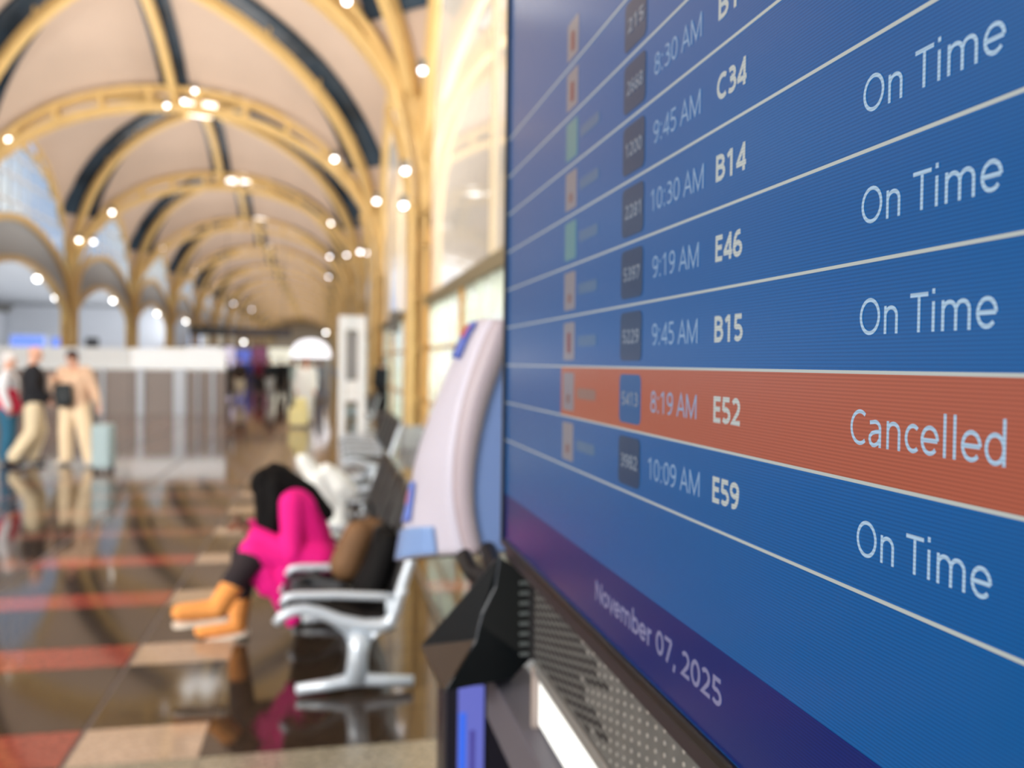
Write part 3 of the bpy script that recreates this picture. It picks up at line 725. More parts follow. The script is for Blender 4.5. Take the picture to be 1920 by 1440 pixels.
P = [[interp(bluec, i / NS) + V((0, .012, 0)), V((.52, YK0 + .012, interp(bluec, i / NS).z))] for i in range(NS + 1)]
b = MB(); b.grid(P); o = b.build('blue_side_panel', KBL, kh); s = o.modifiers.new('thick', 'SOLIDIFY'); s.thickness = .006
b = MB(); tpz = interp(nearc, 0).z
b.add([interp(farc, 0), interp(nearc, 0), interp(bluec, 0), V((.52, YK0, bluec[0].z)), V((.52, YK1, bluec[0].z))], [(0, 1, 2, 3, 4)]); b.build('top_cap', KB, kh)
b = MB(); e = [interp(farc, 1), interp(nearc, 1), interp(bluec, 1), V((.52, YK0, bluec[-1].z)), V((.52, YK1, bluec[-1].z))]
b.add(e, [(4, 3, 2, 1, 0)]); b.build('under_cap', mat('under_dark', (40, 40, 46), .5), kh)
b = MB(); b.box((.385, YK0 + .06, 0), (.52, YK1 - .04, e[0].z)); b.build('pedestal', mat('pedestal_dark', (34, 32, 36), .5), kh)
def decal(name, t0, t1, s0, s1, m, lift=.009):
    P = [[surf(t0 + (t1 - t0) * i / 8, s0 + (s1 - s0) * j / 4) + V((-lift, -.001, lift * .4)) for j in range(5)] for i in range(9)]
    b = MB(); b.grid(P); o = b.build(name, m, kh, smooth=True); s = o.modifiers.new('thick', 'SOLIDIFY'); s.thickness = .002; s.offset = 0; return o
decal('blue_label', .05, .22, .3, .72, mat('label_blue', (74, 98, 184), .4)); decal('red_mark', .08, .15, .42, .62, mat('label_red', (176, 74, 110), .4), .012)
decal('lower_blue_patch', .87, 1.0, .0, .74, mat('patch_blue', (120, 150, 200), .45))
decal('oval_emblem', .66, .84, .02, .3, mat('emblem_blue', (96, 124, 206), .4)); decal('emblem_mark', .7, .76, .06, .16, mat('emblem_pink', (186, 120, 150), .4), .012)
decal('screen_slot', .3, .58, .0, .05, mat('slot_gray', (150, 150, 160), .4))
o = arm.build('support_arm', BLK, kh)
b = MB(); b.ell(at(911, 1040, 1.93), .012, 10, 6); b.build('bolt', ALU, kh)

# ------------------------------------------------------------------ tandem seating
def bench(Yst, n, X, label, fz=1.0, pads=True):
    t = thing('bench_seating', label, 'seating', (X, Yst, 0), 'rows of linked waiting seats')
    def P2(x, z, y): return V((X + x, y, z))
    rail = [(-.39, .365), (-.36, .40), (-.31, .425), (-.25, .43), (-.18, .41), (-.08, .365), (.03, .335), (.12, .33), (.17, .35), (.195, .41), (.225, .52), (.27, .66), (.32, .80), (.35, .90)]
    seatc = rail[1:9]; backc = rail[9:]
    fr = MB()
    for i in range(n + 1):
        y = Yst + i * .6
        f = MB(); f.tube([P2(a, z, y) for a, z in rail], [.02, .027, .029, .029, .03, .034, .036, .036, .035, .03, .027, .025, .022, .018], 10)
        f.prism([P2(-.16, .385, y - .018), P2(-.06, .35, y - .018), P2(.04, .325, y - .018), P2(.18, .335, y - .018), P2(.10, .29, y - .018), P2(.055, .24, y - .018), P2(-.035, .24, y - .018), P2(-.06, .30, y - .018)], (0, .036, 0))
        if i in (0, n) or (n > 3 and i == n // 2):
            f.tube([P2(.02, .3, y), P2(.01, .2, y), P2(.0, .06, y)], [.056, .05, .056], 10)
            f.tube([P2(-.29, .035, y), P2(-.12, .05, y), P2(0, .07, y), P2(.12, .055, y), P2(.285, .04, y)], [.026, .03, .038, .03, .028], 10)
        f.build('side_frame', ALU, t, smooth=True)
        a = MB(); a.tube([P2(-.36, .46, y), P2(-.34, .495, y), P2(-.28, .50, y), P2(-.1, .495, y), P2(.1, .48, y), P2(.2, .47, y)], [.018, .02, .021, .021, .021, .02], 8)
        a.tube([P2(.16, .47, y), P2(.165, .38, y)], .018, 8); a.tube([P2(.23, .5, y - .03), P2(.23, .5, y + .03)], .022, 10); a.build('armrest', ALU, t, smooth=True)
        if i < n:
            for nm, cv, in (('seat', seatc), ('backrest', backc)):
                b = MB(); pts = [[P2(a_, z_ + .005, y + .03 + .54 * q) for q in (0, .25, .5, .75, 1)] for a_, z_ in cv]
                b.grid(pts); o = b.build(nm, BLK, t, smooth=True); s = o.modifiers.new('thick', 'SOLIDIFY'); s.thickness = .035
    b = MB(); b.box((X - .02, Yst, .26), (X + .06, Yst + n * .6, .31)); b.build('beam', mat('beam_black', (24, 24, 26), .4), t)
    return t
CHX, CHY = .165, 4.42
bench(CHY, 5, CHX, 'row of linked black sling seats with aluminium side frames, nearest the camera')
bench(11.2, 5, .62, 'second row of linked seats beyond the first, near the glass wall')
bench(20.5, 4, .9, 'farthest row of linked seats beside the second right column')

# ------------------------------------------------------------------ people
def voxel(o, v, sm=3):
    r = o.modifiers.new('remesh', 'REMESH'); r.mode = 'VOXEL'; r.voxel_size = v; r.use_smooth_shade = True
    if sm: s = o.modifiers.new('smooth', 'SMOOTH'); s.iterations = sm; s.factor = .5
    pend.append(o)
pend = []
SK = {'light': mat('skin_light', (222, 172, 148), .55), 'brown': mat('skin_brown', (112, 66, 46), .5)}
def lerp(a, b, t): return V(a).lerp(V(b), t)
BASE = dict(head=(0, .03, 1.63), neck=(0, -.01, 1.47), chest=(0, 0, 1.3), waist=(0, .01, 1.1), pelvis=(0, 0, .95),
            shL=(-.185, 0, 1.42), shR=(.185, 0, 1.42), elL=(-.24, -.03, 1.14), elR=(.24, -.03, 1.14), wrL=(-.25, .05, .9), wrR=(.25, .05, .9),
            hiL=(-.095, 0, .92), hiR=(.095, 0, .92), knL=(-.1, .02, .5), knR=(.1, .02, .5), anL=(-.1, -.02, .09), anR=(.1, -.02, .09),
            toL=(-.11, .14, .045), toR=(.11, .14, .045), face=(0, 1, 0))
def person(label, loc, rz, J=None, top=(60, 60, 70), legs=(50, 55, 70), shoe=(30, 28, 28), hair=(40, 28, 22), skin='light', vox=.011, hairstyle='short', scale=1.0, group=None, coat=0.0, baggy=0.0, sleeve=True, cat='person', hem=None, tl=.96):
    j = {k: V(v) for k, v in {**BASE, **(J or {})}.items()}
    t = thing('person', label, cat, loc, group, world=False); t.rotation_euler = (0, 0, rz); t.scale = (scale,) * 3
    b = MB(); up = (j['head'] - j['neck']).normalized(); fd = V(j['face']).normalized(); fd = (fd - up * fd.dot(up)).normalized(); sd = fd.cross(up)
    h = j['head']
    R = Matrix((sd, fd, up)).transposed()
    b.ell(h + up * .035 - fd * .01, (.076, .094, .095), 14, 10, rot=R)
    b.cap(h + fd * .015 - up * .01, .07, h + fd * .04 - up * .075, .042)
    b.cap(h + fd * .088 + up * .015, .010, h + fd * .108 - up * .018, .015)            # nose
    b.cap(h + fd * .086 - up * .052 - sd * .016, .009, h + fd * .086 - up * .052 + sd * .016, .009)   # lips
    for s in (-1, 1):
        b.cap(h + sd * s * .078 + up * .02, .014, h + sd * s * .076 - up * .02, .011)  # ears
        b.cap(h + fd * .082 + sd * s * .018 + up * .04, .011, h + fd * .078 + sd * s * .045 + up * .042, .009)
    b.cap(j['neck'] - up * .03, .057, h - up * .04 - fd * .01, .052)
    sx = (j['shR'] - j['shL']).normalized()
    for s in (-1, 1):
        b.cap(j['chest'] + sx * s * .075, .105, j['waist'] + sx * s * .055, .092); b.cap(j['waist'] + sx * s * .055, .092, j['pelvis'] + sx * s * .07, .105)
        b.cap(j['chest'] + sx * s * .075, .1, j['neck'] - up * .04 + sx * s * .05, .06)
    for q in 'LR':
        sh, el, wr, hi, kn, an, to = [j[n + q] for n in ('sh', 'el', 'wr', 'hi', 'kn', 'an', 'to')]
        b.cap(j['neck'] - up * .05, .055, sh, .055); b.cap(sh, .052, el, .04); b.cap(el, .04, wr, .026)
        d = (wr - el).normalized(); side = sx * (-1 if q == 'L' else 1); pn = d.cross(side)
        if pn.length < .2: pn = V((0, 0, 1))
        pn.normalize(); pn2 = pn.cross(d).normalized()
        b.cap(wr, .026, wr + d * .045 + pn2 * .012, .026); b.cap(wr + d * .04 - pn2 * .018, .021, wr + d * .085 - pn2 * .018, .017); b.cap(wr + d * .04 + pn2 * .018, .021, wr + d * .085 + pn2 * .018, .017)
        for fi, (o_, L) in enumerate(((-.03, .062), (-.01, .074), (.011, .07), (.031, .054))):
            a0 = wr + d * .085 + pn2 * o_; a1 = a0 + d * L * .5 + pn * L * .22; a2 = a1 + d * L * .3 + pn * L * .45
            b.cap(a0, .0095, a1, .0088, 8); b.cap(a1, .0088, a2, .0078, 8)
        a0 = wr + d * .03 - pn2 * .026; b.cap(a0, .013, a0 + d * .04 - pn2 * .022 + pn * .012, .0105, 8); b.cap(a0 + d * .04 - pn2 * .022 + pn * .012, .0105, a0 + d * .065 - pn2 * .02 + pn * .03, .009, 8)
        b.cap(hi, .088, kn, .056); b.cap(kn, .056, lerp(kn, an, .35), .055); b.cap(lerp(kn, an, .35), .055, an, .036)
        b.cap(an - V((0, 0, .03)), .035, to, .03)
    o = b.build('body', SK[skin], t); voxel(o, vox, 2)
    for s in (-1, 1):
        e = MB(); e.ell(h + fd * .083 + sd * s * .032 + up * .022, (.011, .009, .009), 8, 6, rot=R); e.build('eye', mat('eye_dark', (24, 18, 16), .2), t)
    # top
    b = MB(); g = .02 + baggy
    for s in (-1, 1):
        b.cap(j['chest'] + sx * s * .08, .11 + g, j['waist'] + sx * s * .065, .1 + g + coat); b.cap(j['waist'] + sx * s * .065, .1 + g + coat, j['pelvis'] + sx * s * .07, .11 + g + coat)
        b.cap(j['chest'] + sx * s * .075, .1 + g, j['neck'] - up * .06 + sx * s * .06, .055 + g * .5)
    for q in 'LR':
        sh, el, wr = [j[n + q] for n in ('sh', 'el', 'wr')]
        b.cap(j['neck'] - up * .07, .05 + g * .5, sh, .055 + g * .6); b.cap(sh, .058 + g * .6, el, .046 + g * .5)
        if sleeve: b.cap(el, .046 + g * .5, lerp(el, wr, .96), .034 + g * .5)
        else: pass
    if hem:
        for a_, ra, b2_, rb in hem: b.cap(a_, ra, b2_, rb)
    o = b.build('top', mat('cloth_%d_%d_%d' % top, top, .85, noise=.06, nscale=6), t); voxel(o, vox * 1.1, 3)
    # trousers
    b = MB(); g = .012 + baggy
    b.cap(j['pelvis'] + sx * .06 + V((0, 0, .03)), .11 + g * .3, j['pelvis'] - sx * .06 + V((0, 0, .03)), .11 + g * .3)
    for q in 'LR':
        hi, kn, an = [j[n + q] for n in ('hi', 'kn', 'an')]
        b.cap(hi, .094 + g, kn, .062 + g); b.cap(kn, .062 + g, lerp(kn, an, tl), .045 + g * 1.2)
    o = b.build('trousers', mat('cloth_%d_%d_%d' % legs, legs, .85, noise=.06, nscale=6), t); voxel(o, vox * 1.1, 3)
    for q in 'LR':
        an, to = j['an' + q], j['to' + q]; b = MB(); b.cap(an - V((0, 0, .03)), .046, to + V((0, 0, .002)), .038); b.cap(an - V((0, 0, .045)), .04, to - V((0, 0, .005)), .034)
        o = b.build('shoe', mat('shoe_%d_%d_%d' % shoe, shoe, .6), t); voxel(o, vox, 2)
    if hairstyle != 'bald':
        b = MB(); b.ell(h + up * .05 - fd * .022, (.087, .1, .093), 14, 10, rot=R); b.cap(h - fd * .06 + up * .02, .06, h - fd * .062 - up * .05, .045)
        if hairstyle == 'long':
            pass
        o = b.build('hair', mat('hair_%d_%d_%d' % hair, hair, .8, spec=.15), t); voxel(o, vox, 2)
    return t, j

# seated woman in a bright pink coat, facing -X; local frame: +Y forward -> world -X (rz = 90 deg)
WY = CHY + .9
def WP(x, y, z):                 # world (relative to the woman's origin) -> local
    return V((y, -x, z))
WOR = V((CHX - .2, WY, 0))
def WA(px, py, Y):
    d = at(px, py, Y) - WOR; return WP(d.x, d.y, d.z)
wl_ = dict(pelvis=WP(-.02, 0, .47), waist=WP(-.05, 0, .63), chest=WP(-.12, 0, .80), neck=WP(-.185, 0, .875), head=WP(-.255, -.03, .905), face=(0.05, .8, -.6),
           shL=WP(-.14, -.17, .84), shR=WP(-.14, .17, .84), elL=WA(548, 1036, 5.1), elR=WP(-.22, .2, .60), wrL=WA(478, 1000, 5.16), wrR=WP(-.38, .06, .67),
           hiL=WP(-.04, -.1, .47), hiR=WP(-.04, .1, .47), knL=WA(478, 1040, 5.14), knR=WP(-.42, .12, .49),
           anL=WA(408, 1130, 4.95), anR=WP(-.46, .12, .11), toL=WA(338, 1148, 4.93), toR=WP(-.66, .12, .05))
hem = [(WP(.0, -.14, .5), .12, wl_['knL'] + V((0, 0, .02)), .088), (WP(.0, .14, .5), .12, WP(-.32, .14, .5), .10),
       (WP(-.06, -.22, .46), .05, WP(-.12, -.25, .2), .035), (WP(-.18, -.22, .46), .05, WP(-.14, -.25, .18), .03), (WP(-.28, -.2, .46), .05, WP(-.18, -.24, .24), .03), (WP(-.36, -.18, .5), .06, WP(-.28, -.22, .36), .04)]
wt, wj = person('seated woman in a bright pink coat and tan boots, head bowed over a phone', tuple(WOR), radians(90), wl_, top=(232, 4, 132), legs=(34, 24, 30), shoe=(196, 130, 66), hair=(9, 7, 8), skin='brown', vox=.008, baggy=.008, hem=hem, tl=.6)
wt['label'] = 'seated woman in a bright pink coat and tan boots, head bowed over a phone'
# long dark hair falling over shoulder and back
b = MB(); hd = wj['head']
for (dx, dy) in ((0, -.085), (0, .075), (.06, -.06), (.07, .03), (.05, 0)):
    b.cap(hd + WP(dx + .02, dy, .03), .06, hd + WP(dx + .03, dy * 1.3, -.1), .055); b.cap(hd + WP(dx + .03, dy * 1.3, -.1), .055, hd + WP(dx + .0, dy * 1.35, -.24), .035)
b.cap(hd + WP(.07, -.03, .05), .075, hd + WP(.2, -.05, -.03), .07); b.cap(hd + WP(.2, -.05, -.03), .07, hd + WP(.31, -.06, -.14), .045)
b.cap(hd + WP(-.05, -.07, .0), .05, hd + WP(-.03, -.1, -.2), .045); b.cap(hd + WP(-.06, .02, .02), .055, hd + WP(-.06, .02, -.2), .035); b.ell(hd + WP(.02, 0, .03), (.125, .12, .12), 14, 10)
b.cap(hd + WP(.04, 0, .09), .06, hd + WP(.01, 0, .12), .04)
o = b.build('long_hair', mat('hair_black', (9, 7, 8), .75, noise=.3, nscale=40, spec=.15), wt); voxel(o, .008, 2)
b = MB(); b.tube([hd + WP(.03, .095 * cos(a), .02 + .11 * sin(a)) for a in [pi * i / 10 for i in range(11)]], .009, 6); b.build('headphone_band', mat('band_gray', (96, 92, 94), .4), wt)
b = MB(); b.ell(hd + WP(.03, -.1, .0), (.03, .03, .035), 10, 8); b.build('ear_cup', mat('cup_dark', (46, 42, 46), .4), wt)
# boots over the shoes
for q in 'LR':
    an, to, kn = wj['an' + q], wj['to' + q], wj['kn' + q]; b = MB()
    b.cap(an - V((0, 0, .03)), .058, lerp(an, kn, .5), .067); b.cap(an - V((0, 0, .035)), .056, to, .046)
    o = b.build('boot', mat('tan_suede', (230, 152, 78), .8, noise=.1, nscale=12), wt); voxel(o, .008, 2)
    dd = (to - an).normalized(); dn = V((0, 0, -1)); dn = (dn - dd * dn.dot(dd)).normalized(); lw = dd.cross(dn)
    hl = an + V((0, 0, -.035)) + dn * .05 - dd * .05; tp = to + dn * .047 + dd * .05; b = MB(); prof = []
    for a_, w_ in ((0, .03), (.08, .045), (.3, .042), (.55, .046), (.8, .05), (.95, .036), (1, .018)): prof.append((a_, w_))
    top_ = [hl.lerp(tp, a_) + lw * w_ for a_, w_ in prof] + [hl.lerp(tp, a_) - lw * w_ for a_, w_ in reversed(prof)]
    b.prism(top_, dn * .024); b.build('boot_sole', mat('sole_white', (228, 214, 196), .6), wt)
ph = thing('smartphone', 'dark phone held in the hands of the woman in pink', 'phone', tuple(at(458, 984, 5.2)), world=False)
b = MB(); b.box((-.006, -.037, -.07), (.004, .037, .07)); o = b.build('phone_body', mat('phone_case', (60, 40, 40), .4), ph, bevel=.004); ph.rotation_euler = (0, -.7, 0)
b = MB(); b.box((.0042, -.033, -.065), (.005, .033, .065)); b.build('phone_screen', mat('phone_glass', (20, 20, 24), .1), ph)

# bags on the seats
def blobs(name, label, cat, parts, m, vox=.01, group=None, sm=4):
    b = MB()
    for a, ra, c_, rc in parts: b.cap(a, ra, c_, rc)
    o = b.build(name, m); voxel(o, vox, sm); return tag(o, label, cat, group)
X0, Yb = CHX, CHY + .3
bp = blobs('backpack', 'black backpack leaning on the near seat back behind the pink coat', 'bag',
           [((X0 + .09, Yb - .1, .47), .07, (X0 + .17, Yb - .08, .70), .065), ((X0 + .09, Yb + .1, .47), .07, (X0 + .17, Yb + .08, .70), .065), ((X0 + .03, Yb, .45), .05, (X0 + .1, Yb, .58), .05)], mat('bag_black', (12, 11, 12), .8, noise=.2, spec=.2))
tb = blobs('tote_bag', 'brown fabric tote bag wedged between the pink coat and the black backpack', 'bag',
           [((X0 - .03, Yb + .26, .52), .1, (X0 + .03, Yb + .26, .68), .09), ((X0 + .05, Yb + .32, .52), .1, (X0 + .10, Yb + .30, .70), .08)], mat('bag_brown', (112, 80, 50), .75, noise=.15))
b = MB(); b.tube([(X0 + .0, Yb + .26, .74), (X0 + .02, Yb + .24, .86), (X0 + .09, Yb + .24, .87), (X0 + .12, Yb + .28, .74)], .01, 8); o = b.build('handle', mat('strap_black', (20, 20, 20), .6), tb)
b = MB(); b.tube([(X0 + .1, Yb, .68), (X0 + .11, Yb - .02, .77), (X0 + .17, Yb - .02, .79), (X0 + .2, Yb, .72)], .012, 8); b.build('strap', mat('strap_black', (20, 20, 20), .6), bp)
blobs('jacket', 'crumpled dark gray jacket lying on the nearest seat', 'jacket',
      [((X0 - .3, Yb - .16, .48), .035, (X0 - .1, Yb - .12, .455), .035), ((X0 - .22, Yb + .05, .475), .035, (X0 - .08, Yb, .455), .035), ((X0 - .3, Yb - .05, .49), .03, (X0 - .2, Yb + .14, .49), .035)], mat('jacket_gray', (52, 56, 62), .7, noise=.3, nscale=10))
c0 = at(612, 905, 6.3)
def cp(dx, dy, dz): return c0 + V((dx, dy, dz))
blobs('white_coat', 'white puffy coat draped over a seat back beyond the woman in pink', 'coat',
      [(cp(-.16, 0, .16), .05, cp(-.06, 0, .02), .07), (cp(-.06, 0, .03), .08, cp(.02, 0, -.14), .06), (cp(0, 0, .08), .06, cp(.1, 0, -.02), .08), (cp(.1, 0, -.02), .08, cp(.17, 0, -.07), .06), (cp(-.1, .05, 0), .07, cp(.1, .05, -.3), .08), (cp(.08, .04, -.1), .08, cp(.1, .04, -.34), .08)], mat('coat_white', (232, 236, 232), .8, noise=.05), .012)

# standing travellers on the left
mp = at(60, 868, 14.9); 
def ground(px, py): p = atZ(px, py, 0); return (p.x, p.y, 0)
gm = ground(62, 872)
walk = dict(hiL=(-.095, 0, .92), knL=(-.1, .1, .5), anL=(-.1, -.02, .1), toL=(-.11, .15, .05), knR=(.09, -.02, .5), anR=(.1, -.26, .14), toR=(.1, -.14, .05),
            elL=(-.25, .03, 1.16), wrL=(-.2, .22, 1.0), elR=(.25, -.02, 1.14), wrR=(.24, .15, .98))
person('bald man in a black jacket and pale khaki trousers walking at the left', gm, radians(-68), walk, top=(22, 24, 32), legs=(226, 210, 178), shoe=(40, 34, 34), skin='light', hairstyle='bald', vox=.011, baggy=.03, scale=1.04)
ga = ground(140, 872)
apart = dict(hiL=(-.1, 0, .92), knL=(-.19, .04, .5), anL=(-.26, 0, .09), toL=(-.3, .14, .045), hiR=(.1, 0, .92), knR=(.13, .02, .5), anR=(.14, 0, .09), toR=(.18, .14, .045),
             elL=(-.26, .06, 1.16), wrL=(-.16, .22, 1.28), elR=(.29, -.04, 1.16), wrR=(.38, -.02, .92), head=(0, .06, 1.6))
person('person in a tan hooded top and cream trousers standing with legs apart beside the suitcase', ga, radians(160), {**apart, 'wrL': (-.38, .0, .92), 'elL': (-.3, -.02, 1.16), 'elR': (.3, .06, 1.16), 'wrR': (.22, .2, 1.3)}, top=(214, 180, 152), legs=(238, 216, 182), shoe=(236, 226, 210), hair=(60, 34, 30), vox=.011, baggy=.03, scale=1.02)
gl = ground(14, 868)
lt_, lj_ = person('traveller in white with a red jacket at the waist and blue jeans, at left edge', gl, radians(-80), dict(), top=(232, 234, 240), legs=(40, 100, 132), shoe=(40, 24, 34), hair=(226, 224, 226), vox=.012, baggy=.03, scale=.98)
b = MB(); b.cap((-.1, 0, 1.12), .16, (.1, 0, 1.12), .16); b.cap((-.1, 0, 1.0), .17, (.1, 0, 1.0), .17); b.cap((-.1, .05, .9), .15, (.1, .05, .9), .15); o = b.build('tied_jacket', mat('jacket_red', (222, 34, 78), .8), lt_); voxel(o, .012, 3)
p = V(ga); hm = V((cos(radians(160)), sin(radians(160)), 0))
blobs('shoulder_bag', 'black shoulder bag hanging at the chest of the person in tan', 'bag', [(p + V((-.14, -.24, 1.18)), .10, p + V((-.12, -.24, 1.0)), .1), (p + V((-.04, -.25, 1.22)), .06, p + V((-.05, -.25, 1.0)), .09)], mat('bag_slate', (20, 30, 36), .6), .012)
p2 = ground(194, 884); sc = thing('rolling_suitcase', 'pale gray-blue rolling suitcase standing beside the person in tan', 'suitcase', p2)
sx_, sy_ = p2[0], p2[1]
b = MB(); b.box((sx_ - .13, sy_ - .2, .06), (sx_ + .13, sy_ + .2, .7)); b.build('shell', mat('suitcase_gray', (158, 180, 186), .35), sc, bevel=.04)
b = MB(); b.tube([(sx_ - .1, sy_ - .12, .68), (sx_ - .14, sy_ - .12, 1.02), (sx_ - .14, sy_ + .12, 1.02), (sx_ - .1, sy_ + .12, .68)], .012, 8); b.build('telescopic_handle', mat('handle_dark', (70, 84, 90), .4), sc)
for a, c_ in ((-1, -1), (-1, 1), (1, -1), (1, 1)):
    b = MB(); b.tube([(sx_ + a * .09, sy_ + c_ * .16 - .012, .032), (sx_ + a * .09, sy_ + c_ * .16 + .012, .032)], .032, 12); b.build('wheel', mat('wheel_black', (24, 24, 26), .5), sc)
for z in (.2, .34, .48, .6):
    b = MB(); b.box((sx_ - .134, sy_ - .17, z), (sx_ + .134, sy_ + .17, z + .012)); b.build('rib', mat('suitcase_rib', (130, 152, 160), .4), sc)

# far travellers
far_people = [
    (717, 28.6, 5, (30, 38, 46), (20, 20, 24), 'light', 'person in dark clothes standing by the second right column'),
    (425, 40, 80, (36, 38, 36), (40, 38, 36), 'light', 'distant person in black at the left end of the far crowd'),
    (449, 38, 200, (60, 50, 46), (236, 232, 210), 'light', 'distant person in pale trousers left in the far crowd'),
    (487, 47, 10, (110, 30, 60), (28, 30, 40), 'brown', 'distant person in a dark red top in the far crowd'),
    (506, 40, 150, (30, 40, 46), (216, 226, 228), 'light', 'distant person in a dark jacket and white trousers in the far crowd'),
    (527, 44, 30, (20, 26, 30), (24, 28, 32), 'light', 'distant person all in black at the middle of the far crowd'),
    (545, 50, -40, (24, 30, 36), (30, 34, 40), 'brown', 'distant person in black right of the middle of the far crowd'),
    (552, 34, 100, (190, 214, 210), (200, 214, 210), 'light', 'distant person in pale green clothes beside the yellow suitcase'),
    (574, 24, 170, (240, 242, 240), (236, 238, 236), 'light', 'person in long white clothes standing behind the yellow suitcase'),
    (600, 38, 60, (170, 184, 200), (150, 160, 180), 'light', 'distant person in gray blue at the right of the far crowd'),
    (468, 58, 60, (60, 80, 170), (40, 50, 110), 'light', 'small distant person in blue in the far crowd')]
for px, Y, rz, tp, lg, sk, lab in far_people:
    d = at(px, 683, Y)
    hair_ = (120, 50, 50) if px == 574 else (36, 26, 22)
    person(lab, (d.x, Y, 0), radians(rz), walk if Y > 36 else None, top=tp, legs=lg, skin=sk, hair=hair_, vox=.018 if Y > 28 else .014, baggy=.03)
yp = at(560, 790, 22.6); YS = mat('suitcase_yellow', (244, 234, 170), .4)
sc = thing('yellow_suitcase', 'pale yellow suitcase standing on the floor in front of the person in white', 'suitcase', (yp.x, 22.6, 0))
b = MB(); b.box((yp.x - .24, 22.45, .05), (yp.x + .24, 22.75, .5)); b.build('shell', YS, sc, bevel=.05)
b = MB(); b.box((yp.x - .12, 22.5, .5), (yp.x + .2, 22.7, .74)); b.build('top_case', YS, sc, bevel=.05)
for a in (-1, 1):
    b = MB(); b.tube([(yp.x + a * .16 - .02, 22.48, .03), (yp.x + a * .16 + .02, 22.48, .03)], .03, 10); b.build('wheel', mat('wheel_black', (24, 24, 26), .5), sc)

# ------------------------------------------------------------------ partition counter at mid distance
PB = mat('brown_partition', (122, 106, 98), .35, noise=.08, nscale=1); PW = mat('partition_white', (226, 232, 236), .4)
YP_ = 28.2; px0, px1 = -11.2, at(424, 700, YP_).x
pt = thing('partition_counter', 'long brown paneled counter screen with pale header and white posts, left of centre', 'counter', (px0, YP_, 0))
n = 6
for i in range(n):
    a = px0 + (px1 - px0) * i / n; c_ = px0 + (px1 - px0) * (i + 1) / n
    b = MB(); b.box((a + .006, YP_, .08), (c_ - .006, YP_ + .06, 1.33)); b.build('panel', PB, pt)
    b = MB(); b.box((a + .01, YP_ + .01, 1.4), (c_ - .01, YP_ + .05, 1.98)); b.build('header_panel', mat('header_lit', (236, 240, 244), .4, emit=(240, 243, 248), strength=.22) if i >= 4 else PW, pt)
b = MB(); b.box((px0, YP_ - .04, 1.33), (px1, YP_ + .1, 1.41)); b.build('top_rail', PW, pt)
b = MB(); b.box((px0, YP_ - .03, 0), (px1, YP_ + .09, .08)); b.build('plinth', PB, pt)
for x_, w_ in ((195, .10), (265, .2), (338, .36), (372, .06), (400, .1)):
    x0_ = at(x_, 720, YP_).x; b = MB(); b.box((x0_ - w_ / 2, YP_ - .14, 0), (x0_ + w_ / 2, YP_ - .05, 1.39)); b.build('post', mat('post_pale', (190, 200, 214), .35), pt, bevel=.01)
# check-in desks and monitors against the aisle wall
for i, (px, py, hw, hh, Y) in enumerate(((52, 643, 3.6, .5, 66), (108, 645, 1.4, .5, 74))):
    p = at(px, py, Y); t = thing('wall_sign', 'wide blue sign band on the pale left wall' if i == 0 else 'short blue sign band left of the first yellow column', 'sign', p)
    b = MB(); b.box((p.x - hw / 2 * .6, Y - .04, p.z - hh), (p.x + hw / 2 * .6, Y + .04, p.z + hh)); b.build('sign_panel', mat('sign_blue', (96, 124, 204), .4, emit=(96, 124, 204), strength=.5), t)
    b = MB(); b.box((p.x - hw / 2 * .6 - .06, Y + .04, p.z - hh - .06), (p.x + hw / 2 * .6 + .06, Y + .12, p.z + hh + .06)); b.build('sign_frame', PW, t)
    b = MB()
    for s in (-1, 1): b.tube([(p.x + s * hw * .25, Y + .08, 0), (p.x + s * hw * .25, Y + .08, p.z)], .08, 8)
    b.build('sign_post', PW, t)
for i, (px, py) in enumerate(((173, 642), (216, 672))):
    Y = 40; p = at(px, py, Y); t = thing('monitor', 'small dark monitor on a pole right of the first yellow column' if i == 0 else 'lower dark monitor just above the brown counter', 'monitor', (p.x, Y, 0))
    b = MB(); b.box((p.x - .26, Y - .04, p.z - .2), (p.x + .26, Y + .04, p.z + .2)); b.build('screen_body', mat('monitor_dark', (44, 50, 58), .3), t, bevel=.02)
    b = MB(); b.tube([(p.x, Y, 0), (p.x, Y, p.z - .2)], .035, 8); b.build('pole', PW, t)

# hanging sign beam in the distance
p0, p1 = at(356, 620, 62), at(426, 620, 62); p2_ = at(546, 622, 62)
hs = thing('hanging_sign', 'long dark hanging sign beam across the far end of the hall', 'sign', (p0.x, 62, p0.z))
b = MB(); b.box((p0.x, 61.9, p0.z - .3), (p1.x, 62.1, p0.z + .3)); b.build('black_panel', mat('sign_black', (26, 26, 28), .4), hs)
b = MB(); b.box((p1.x + .05, 61.9, p0.z - .3), (p2_.x, 62.1, p0.z + .25)); b.build('gray_panel', mat('sign_gray', (96, 92, 96), .5), hs)
b = MB()
for x_ in (p0.x + .5, p1.x, p2_.x - .5): b.tube([(x_, 62, p0.z + .2), (x_, 62, vault_at(x_, 62))], .025, 6)
b.build('hanger', HOUS, hs)
